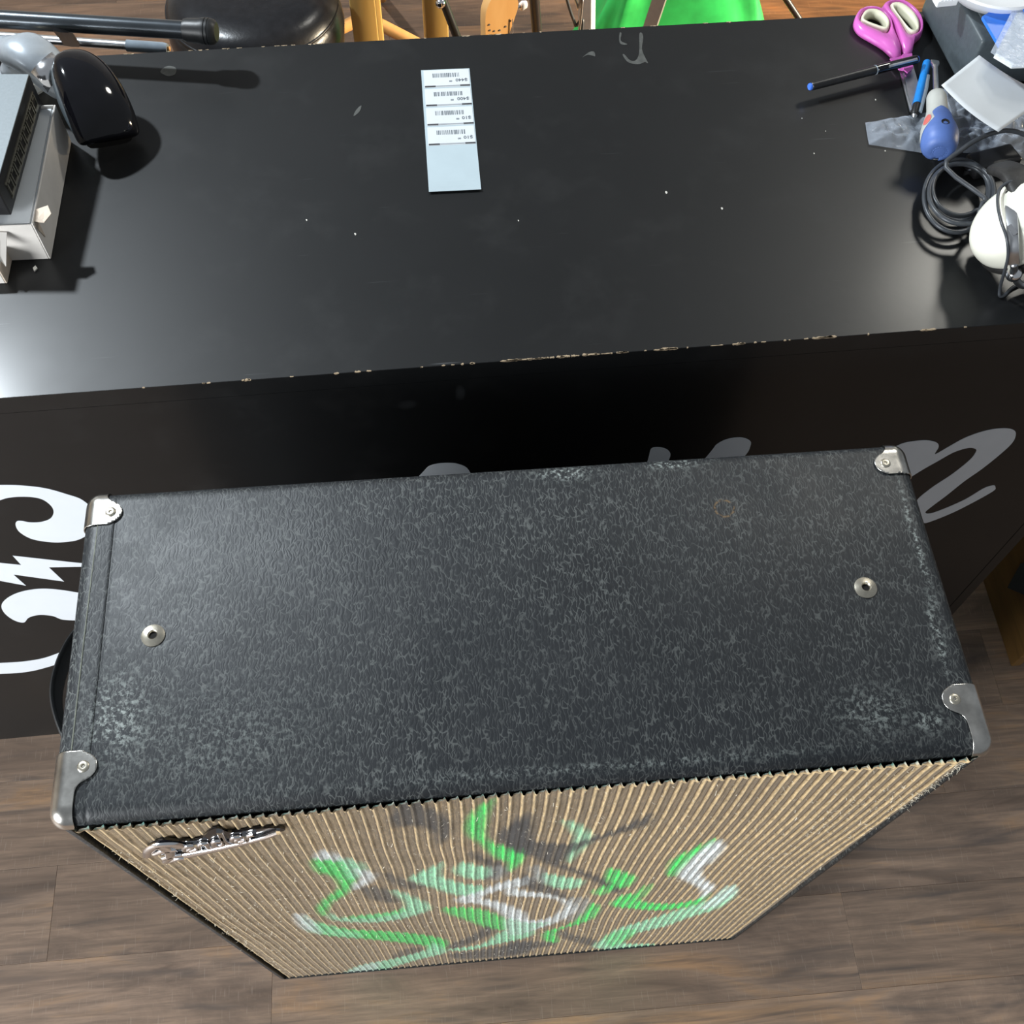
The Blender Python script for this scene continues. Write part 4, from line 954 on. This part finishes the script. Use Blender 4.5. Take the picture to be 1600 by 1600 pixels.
b_ = bmesh.new(); n_ = d.normalized(); loft(b_, [A+d*.71+Vector((0, -.004, .0040)), A+d*.74+Vector((0, -.0043, .0045)), A+d*.97+Vector((0, -.004, .004))], [.0018]*3, [.0010]*3, (0, -.5, 1), 8, 3); wobj('pocket_clip', b_, 'steel', t_)
t_, A, d = pen('blue_pen', 'bright blue ballpoint pen standing beside the scissors blade', (1428, 183), (1449, 96), .0050, HC+.0075, [('tip', -.02, .03, .30, .7, 'steel'), ('grip', .03, .22, .9, 1.0, 'black_plastic'), ('barrel', .22, .98, 1.0, 1.0, 'blue_pen'), ('end_cap', .98, 1.0, .9, .75, 'blue_pen')])
b_ = bmesh.new(); loft(b_, [A+d*.05+Vector((.006, 0, .003)), A+d*.45+Vector((.0065, 0, .0035)), A+d*.70+Vector((.005, 0, .003))], [.0022]*3, [.0016]*3, (0, 0, 1), 8, 3); wobj('clear_clip', b_, 'clear_plastic', t_)
# screwdriver
sdr = at(1466, 200, HC+.026); sdt = thing('screwdriver', 'stubby screwdriver with grey and blue handle lying on the clear plastic bag', 'screwdriver', (sdr.x, sdr.y, HC))
z0_ = HC+.030
sp0, sp1 = at(1468, 238, z0_), at(1463, 146, z0_+.004); d = sp1-sp0
prof = [(0, .006), (.02, .0125), (.06, .0170), (.14, .0195), (.24, .0205), (.36, .0195), (.48, .0168), (.60, .0135), (.70, .0118), (.82, .0116), (.93, .0112), (.98, .0095), (1.0, .007)]
b_ = bmesh.new(); loft(b_, [sp0+d*t for t, r_ in prof], [r_ for t, r_ in prof], None, (0, 0, 1), 32); hdl = wobj('handle', b_, 'sd_grey', sdt, smooth=True)
# blue overmould shell on the upper side
b_ = bmesh.new(); dn = d.normalized(); sd_ = dn.cross(Vector((0, 0, 1))).normalized(); un = sd_.cross(dn)
def rad_at(t):
    for (a, ra), (b, rb) in zip(prof, prof[1:]):
        if a <= t <= b: return ra+(rb-ra)*(t-a)/(b-a)
    return prof[-1][1]
def shell(bm, tvals, half, off=.0006, nseg=16, centre=0):
    rows = []
    for t in tvals:
        w = half(t); row = []
        for k in range(nseg+1):
            a = centre+(-w+2*w*k/nseg); r_ = rad_at(t)+off; row.append(bm.verts.new(sp0+d*t+(sd_*math.sin(a)+un*math.cos(a))*r_))
        rows.append(row)
    for a, b in zip(rows, rows[1:]):
        for k in range(nseg): bm.faces.new((a[k], a[k+1], b[k+1], b[k]))
tv = [i/24*.62 for i in range(25)]
shell(b_, tv, lambda t: 2.9 if t < .06 else 2.9-16*(t-.06) if t < .14 else max(.5, 1.62-4.6*(t-.14)) if t < .38 else (.52+1.4*(t-.38) if t < .5 else max(.02, .69*(1-((t-.5)/.13)**2))))
o_ = wobj('blue_grip', b_, 'sd_blue', sdt, smooth=True); md = o_.modifiers.new('t', 'SOLIDIFY'); md.thickness = .0008; md.offset = 1
for cc, tt in ((1.15, .36), (-1.05, .42)):
    b_ = bmesh.new(); shell(b_, [tt-.09+.18*i/10 for i in range(11)], lambda t, tt=tt: .30*max(.02, 1-((t-tt)/.09)**2)**.5, .0005, 8, cc); wobj('red_inlay', b_, 'sd_red', sdt, smooth=True)
b_ = bmesh.new(); loft(b_, [sp0-d*.012, sp0-d*.006, sp0+d*.012], [.004, .0075, .0118], None, (0, 0, 1), 24); wobj('butt_cap', b_, 'sd_blue', sdt, smooth=True)
b_ = bmesh.new(); k0 = sp0+d*.27+un*(rad_at(.27)+.0008); lathe(b_, [(0, .0005), (.0030, .0005), (.0042, .0009), (.0046, .0002)], axis_mat(k0, un), 18); wobj('hanging_hole', b_, 'hole', sdt)
b_ = bmesh.new(); s1 = at(1461, 96, z0_-.008); tube(b_, [sp1, sp1+(s1-sp1)*.80, sp1+(s1-sp1)*.83], [.0034, .0030, .0034], 14); wobj('shaft', b_, 'steel', sdt, autos=50)
b_ = bmesh.new(); q = s1-sp1; loft(b_, [sp1+q*.83, sp1+q*.95, sp1+q*1.03], [.0034, .0052, .0050], [.003, .0018, .0008], (0, 0, 1), 12, 3); wobj('blade_tip', b_, 'steel', sdt)
# crumpled clear plastic bag
def crumple(name, label, outline_fn, nu, nv, h, seed, z0=HC+.001, amp=.008):
    b_ = bmesh.new(); g = []
    for j in range(nv+1):
        row = []
        for i in range(nu+1):
            p = outline_fn(i/nu, j/nv); n1 = noise.noise(Vector((p.x*38+seed, p.y*38, 1))); n2 = noise.noise(Vector((p.x*110, p.y*110, seed)))
            n3 = abs(noise.noise(Vector((p.x*60, p.y*60, seed+5))))
            rim = min(1, 5*min(i/nu, 1-i/nu, j/nv, 1-j/nv)+.12)
            row.append(b_.verts.new((p.x, p.y, z0+max(.0003, rim*(h*(.55+.5*n1)+amp*n3+amp*.35*n2)))))
        g.append(row)
    for j in range(nv):
        for i in range(nu): b_.faces.new((g[j][i], g[j][i+1], g[j+1][i+1], g[j+1][i]))
    return b_
def quad_fn(a, b, c, e):
    A, B, Cc, E = [at(*p, HC) for p in (a, b, c, e)]
    return lambda u, v: (A*(1-u)+B*u)*(1-v)+(E*(1-u)+Cc*u)*v
pbt = thing('plastic_bag', 'crumpled clear plastic bag under the screwdriver on counter', 'plastic bag', at(1450, 205, HC))
b_ = crumple('bag', '', quad_fn((1357, 228), (1470, 245), (1478, 172), (1351, 194)), 44, 30, .010, 3); wobj('bag_film', b_, 'film', pbt, smooth=True)
b_ = crumple('bag', '', quad_fn((1474, 238), (1625, 252), (1625, 165), (1468, 140)), 80, 60, .016, 9, amp=.016); wobj('bag_film', b_, 'film', pbt, smooth=True)
# grey cable coil
def ring_pts(cx_, cy_, rx, ry, z, ph, turns, wob, seed, n=28):
    out = []
    for k in range(int(turns*n)+1):
        a = ph+2*PI*k/n; w = 1+wob*math.sin(a*1.3+seed)+.05*math.sin(a*.37+seed*2)
        p = at(cx_+rx*w*math.cos(a), cy_+ry*w*math.sin(a), z); out.append(Vector((p.x, p.y, z+.003*math.sin(a*.9+seed)+.0022*(k/n))))
    return out
pts = []
for k in range(5):
    pts += ring_pts(1497+1*k, 300+(k % 3)*6-4, 50-4*(k % 2), 42+5*(k % 3), HC+.0065+.0042*k, 0.3*k, .98, .06, k*1.7)
for k in range(3): pts.append(pts[-1]+Vector((.003, .006, .002)))
pts += [at(1478, 262, HC+.034), at(1500, 236, HC+.042), at(1535, 214, HC+.046), at(1572, 204, HC+.044), at(1605, 212, HC+.036), at(1640, 235, HC+.02), at(1670, 260, HC+.006)]
b_ = bmesh.new(); tube(b_, catmull(pts, 3), .0027, 10)
tag(obj('coiled_cable', b_, 'cable', smooth=True), 'coiled grey cable lying between the plastic bag and white headphones', 'cable')
# black adapter under the coil
ad = at(1545, 262, HC); b_ = bmesh.new(); box(b_, (-.030, -.014, 0), (.030, .014, .018), Matrix.Translation((ad.x, ad.y, HC+.0002)) @ Matrix.Rotation(.25, 4, 'Z'), .004, 3)
pa = thing('plug_adapter', 'small black plug adapter with metal prongs beside the coiled cable', 'plug adapter', (ad.x, ad.y, HC)); wobj('adapter_body', b_, 'black_plastic', pa, autos=40)
for k in (-1, 1):
    b_ = bmesh.new(); box(b_, (-.040, -.001+k*.006, .006), (-.0305, .001+k*.006, .012), Matrix.Translation((ad.x, ad.y, HC+.0002)) @ Matrix.Rotation(.25, 4, 'Z')); wobj('prong', b_, 'mirror', pa)
# white headphones
hc = at(1592, 352, HC+.060)
hpn = thing('headphones', 'cream white headphones with metal yoke and black headband at counter edge', 'headphones', (hc.x, hc.y, HC))
def cup(center, nm, flip=1):
    n = Vector((-.74*flip, -.10, .64)).normalized(); m_ = axis_mat(center, n)
    side = Vector((0, 1, 0)); 
    b_ = bmesh.new()
    prof_ = [(0, .034), (.012, .0335), (.024, .031), (.034, .026), (.041, .018), (.0445, .008), (.0455, -.004), (.044, -.010), (0, -.010)]
    lathe(b_, prof_, Matrix.Translation(center) @ n.to_track_quat('Z', 'Y').to_matrix().to_4x4() @ Matrix.Diagonal((.92, 1.14, 1, 1)), 48)
    c_ = wobj('ear_cup', b_, 'cream_shell', hpn, smooth=True); md = c_.modifiers.new('s', 'SUBSURF'); md.levels = md.render_levels = 1
    b_ = bmesh.new(); lathe(b_, [(.018, -.010), (.040, -.0105), (.047, -.017), (.045, -.026), (.034, -.030), (.022, -.026), (.018, -.010)], Matrix.Translation(center) @ n.to_track_quat('Z', 'Y').to_matrix().to_4x4() @ Matrix.Diagonal((.92, 1.14, 1, 1)), 40); wobj('ear_pad', b_, 'pad', hpn, smooth=True)
    return n
n1 = cup(hc, 'a'); hc2 = hc+Vector((.235, .03, -.0)); cup(hc2, 'b', -1)
def onpx(px, py, z): return at(px, py, z)
ypts = [at(1577, 303, HC+.084), at(1580, 330, HC+.086), at(1582, 360, HC+.082), at(1583, 390, HC+.070), at(1584, 412, HC+.052)]
b_ = bmesh.new(); yp = catmull(ypts, 5); loft(b_, yp, [.0058]*len(yp), [.0016]*len(yp), (-.4, -.1, .8), 10, 4); wobj('metal_yoke', b_, 'steel', hpn, autos=50)
b_ = bmesh.new(); lathe(b_, [(0, .004), (.004, .004), (.0085, .002), (.0095, 0), (.0095, -.003), (0, -.003)], axis_mat(at(1576, 302, HC+.083), (-.45, -.1, .8)), 20); wobj('pivot_disc', b_, 'cream_shell', hpn, autos=40)
b_ = bmesh.new(); lathe(b_, [(0, .0012), (.0030, .001), (.0034, 0)], axis_mat(at(1576, 302, HC+.087), (-.45, -.1, .8)), 14); wobj('pivot_screw', b_, 'hole', hpn)
b_ = bmesh.new(); box(b_, (-.0064, -.0022, -.0008), (.0064, .0022, .0016), axis_mat(at(1582, 360, HC+.0835), (-.4, -.1, .8))); wobj('yoke_clamp', b_, 'mirror', hpn)
b_ = bmesh.new(); bmesh.ops.create_uvsphere(b_, u_segments=20, v_segments=14, radius=.0085, matrix=Matrix.Translation(at(1584, 428, HC+.030))); wobj('ball_joint', b_, 'mirror', hpn, smooth=True)
b_ = bmesh.new(); tube(b_, [at(1584, 412, HC+.052), at(1585, 420, HC+.042), at(1584, 428, HC+.032), at(1598, 446, HC+.012), at(1640, 440, HC+.008)], .004, 10, 5); wobj('slide_bar', b_, 'steel', hpn, smooth=True)
bpth = catmull([at(1562, 262, HC+.070), at(1585, 272, HC+.088), at(1606, 308, HC+.090), at(1640, 330, HC+.088), at(1700, 330, HC+.07), at(1740, 300, HC+.04), hc2+Vector((.02, .02, .0))], 6)
b_ = bmesh.new(); loft(b_, bpth, [.0145]*len(bpth), [.006]*len(bpth), (-.2, .1, 1), 16, 3); wobj('headband', b_, 'pad', hpn, smooth=True)
b_ = bmesh.new(); tube(b_, [at(1600, 284, HC+.094), at(1578, 284, HC+.092), at(1562, 296, HC+.089), at(1559, 318, HC+.088), at(1564, 345, HC+.087), at(1573, 372, HC+.082), at(1575, 400, HC+.066), at(1569, 426, HC+.042), at(1563, 448, HC+.014), at(1562, 462, HC+.0035), at(1570, 461, HC+.003), at(1584, 448, HC+.003), at(1620, 432, HC+.003)], .0017, 8, 6); wobj('ear_wire', b_, 'cable', hpn, smooth=True)
b_ = bmesh.new(); tube(b_, [at(1523, 378, HC+.030), at(1528, 390, HC+.026), at(1534, 402, HC+.022)], [.0006, .0014, .0006], 8, 4); wobj('vent_slot', b_, 'hole', hpn)
# charcoal machine (receipt printer) at the back right
m0 = at(1440, 32, HC); m1 = at(1492, 132, HC)
mdv = Vector((m1.x-m0.x, m1.y-m0.y, 0)); mdv.normalize(); mdx = Vector((-mdv.y, mdv.x, 0))
if mdx.x < 0: mdx = -mdx
MH = .072
prt = thing('receipt_printer', 'charcoal grey receipt printer at the far right corner of counter', 'printer', (m0.x, m0.y, HC+.0003))
mm = Matrix(((mdx.x, mdv.x, 0, m0.x), (mdx.y, mdv.y, 0, m0.y), (0, 0, 1, HC+.0003), (0, 0, 0, 1)))
b_ = bmesh.new(); box(b_, (0, -.012, .004), (.16, .135, MH), mm, .005, 3); wobj('case', b_, 'charcoal', prt, autos=40)
b_ = bmesh.new(); box(b_, (.012, -.008, MH+.0002), (.155, .100, MH+.003), mm, .0015, 2); wobj('lid', b_, 'charcoal', prt, autos=40)
b_ = bmesh.new(); box(b_, (.03, .104, MH-.001), (.15, .110, MH+.002), mm, .001, 1); wobj('tear_bar', b_, 'steel', prt)
b_ = bmesh.new(); lathe(b_, [(0, .003), (.004, .0028), (.005, 0), (0, 0)], mm @ Matrix.Translation((.085, .118, MH+.0001)), 16); wobj('button', b_, 'gloss_black', prt)
for k in range(4):
    b_ = bmesh.new(); lathe(b_, [(0, 0), (.006, 0), (.006, .004), (0, .004)], mm @ Matrix.Translation((.012 if k % 2 else .148, .0 if k < 2 else .122, 0)), 12); wobj('rubber_foot', b_, 'black_rubber', prt)
zt = HC+MH+.0036
pc = at(1556, -42, zt+.026)
b_ = bmesh.new(); lathe(b_, [(0, 0), (.035, 0), (.045, .003), (.062, .018), (.067, .026), (.0655, .0285), (.055, .026), (.02, .030), (0, .031)], Matrix.Translation((pc.x, pc.y, zt)), 56)
pl_ = tag(obj('white_dish', b_, 'white_plastic', autos=50), 'round white plastic dish on the charcoal printer', 'dish')
pcon = at(1474, 5, zt); cn = thing('white_connector', 'small ribbed white connector at printer edge beside the dish', 'connector', (pcon.x, pcon.y, zt))
b_ = bmesh.new(); box(b_, (-.012, -.007, 0), (.014, .007, .008), Matrix.Translation((pcon.x, pcon.y, zt)) @ Matrix.Rotation(.1, 4, 'Z'), .0012, 2); wobj('shell', b_, 'white_plastic', cn)
for k in range(5):
    b_ = bmesh.new(); box(b_, (-.009+.0042*k, -.0074, .0081), (-.007+.0042*k, .0074, .0092), Matrix.Translation((pcon.x, pcon.y, zt)) @ Matrix.Rotation(.1, 4, 'Z')); wobj('rib', b_, 'white_plastic', cn)
# blue and white packet
zp = HC+.085
pk = thing('blue_packet', 'blue and white printed packet leaning at the far right of counter', 'packet', at(1575, 95, HC))
b_ = bmesh.new(); slab(b_, [at(*q, z) for q, z in (((1576, 104), zp-.003), ((1533, 30), zp+.002), ((1600, -10), zp+.002), ((1650, 20), zp), ((1640, 104), zp-.003))], (0, 0, .004)); wobj('backing_card', b_, 'blue_print', pk)
b_ = bmesh.new(); slab(b_, [at(*q, z) for q, z in (((1556, 82), zp+.012), ((1590, 18), zp+.012), ((1640, 40), zp+.012), ((1640, 96), zp+.012), ((1584, 99), zp+.012))], (0, 0, -.007)); wobj('white_insert', b_, 'paper', pk)
b_ = bmesh.new(); slab(b_, [at(*q, z) for q, z in (((1548, 81), zp+.0142), ((1586, 8), zp+.0142), ((1650, 36), zp+.0142), ((1650, 104), zp+.0142), ((1580, 104), zp+.0142))], (0, 0, -.0006)); wobj('clear_window', b_, 'film', pk)
b_ = bmesh.new(); slab(b_, [at(*q, z) for q, z in (((1594, 6), zp+.0158), ((1604, 0), zp+.0158), ((1640, 14), zp+.0158), ((1604, 24), zp+.0158))], (0, 0, -.001)); wobj('blue_header', b_, 'blue_print', pk)
# dark box the packet rests on
dbx = at(1600, 112, HC); b_ = bmesh.new(); box(b_, (.062, -.02, 0), (.19, .040, .0815), Matrix.Translation((dbx.x, dbx.y, HC+.0003)), .003, 2)
tag(obj('card_reader_box', b_, 'black_plastic', autos=40), 'black plastic box under the blue and white packet', 'box')
# curled white paper
ct = thing('paper_slip', 'curled blank white paper slip in front of the printer', 'paper', at(1550, 170, HC)); b_ = bmesh.new()
cor = [(1471, 133), (1530, 86), (1640, 150), (1560, 206)]
def slip(u, v):
    a = (Vector(cor[0])*(1-v)+Vector(cor[1])*v) if False else None
    x = (cor[0][0]*(1-v)+cor[1][0]*v)*(1-u)+(cor[3][0]*(1-v)+cor[2][0]*v)*u
    y = (cor[0][1]*(1-v)+cor[1][1]*v)*(1-u)+(cor[3][1]*(1-v)+cor[2][1]*v)*u
    bend = 10*math.sin(PI*u)
    z = HC+.060+.022*(1-u)**2+.006*math.sin(PI*u)
    return at(x-bend*.3, y+bend*.35, z)
g = [[slip(i/20, j/10) for i in range(21)] for j in range(11)]
vt = [[b_.verts.new(p) for p in r_] for r_ in g]
for j in range(10):
    for i in range(20): b_.faces.new((vt[j][i], vt[j][i+1], vt[j+1][i+1], vt[j+1][i]))
o_ = wobj('paper_sheet', b_, 'paper', ct, smooth=True); md = o_.modifiers.new('t', 'SOLIDIFY'); md.thickness = .0003

# ================================================================== WOODEN CABINET RIGHT OF THE COUNTER
wc = thing('wooden_cabinet', 'amber wooden cabinet standing on floor right of the counter end', 'cabinet', (1.347, .432, 0))
b_ = bmesh.new(); box(b_, (1.347, .432, .0), (1.365, .93, .62), bev=.002, seg=2); wobj('side_panel', b_, 'oak', wc)
b_ = bmesh.new(); box(b_, (1.3655, .444, .0), (1.80, .93, .60), bev=.002, seg=2); wobj('carcass', b_, 'oak', wc)
b_ = bmesh.new(); box(b_, (1.367, .430, .06), (1.80, .4435, .59), bev=.002, seg=2); dr_ = wobj('door', b_, 'oak', wc)
b_ = bmesh.new(); box(b_, (1.335, .42, .6205), (1.82, .94, .645), bev=.003, seg=2); wobj('top', b_, 'oak', wc)
q = [atX(1577, 918, 1.3465), atX(1598, 880, 1.3465), atX(1640, 880, 1.3465), atX(1640, 945, 1.3465)]
b_ = bmesh.new(); slab(b_, q, (-.004, 0, 0)); wobj('side_plate', b_, 'grey_felt', wc)
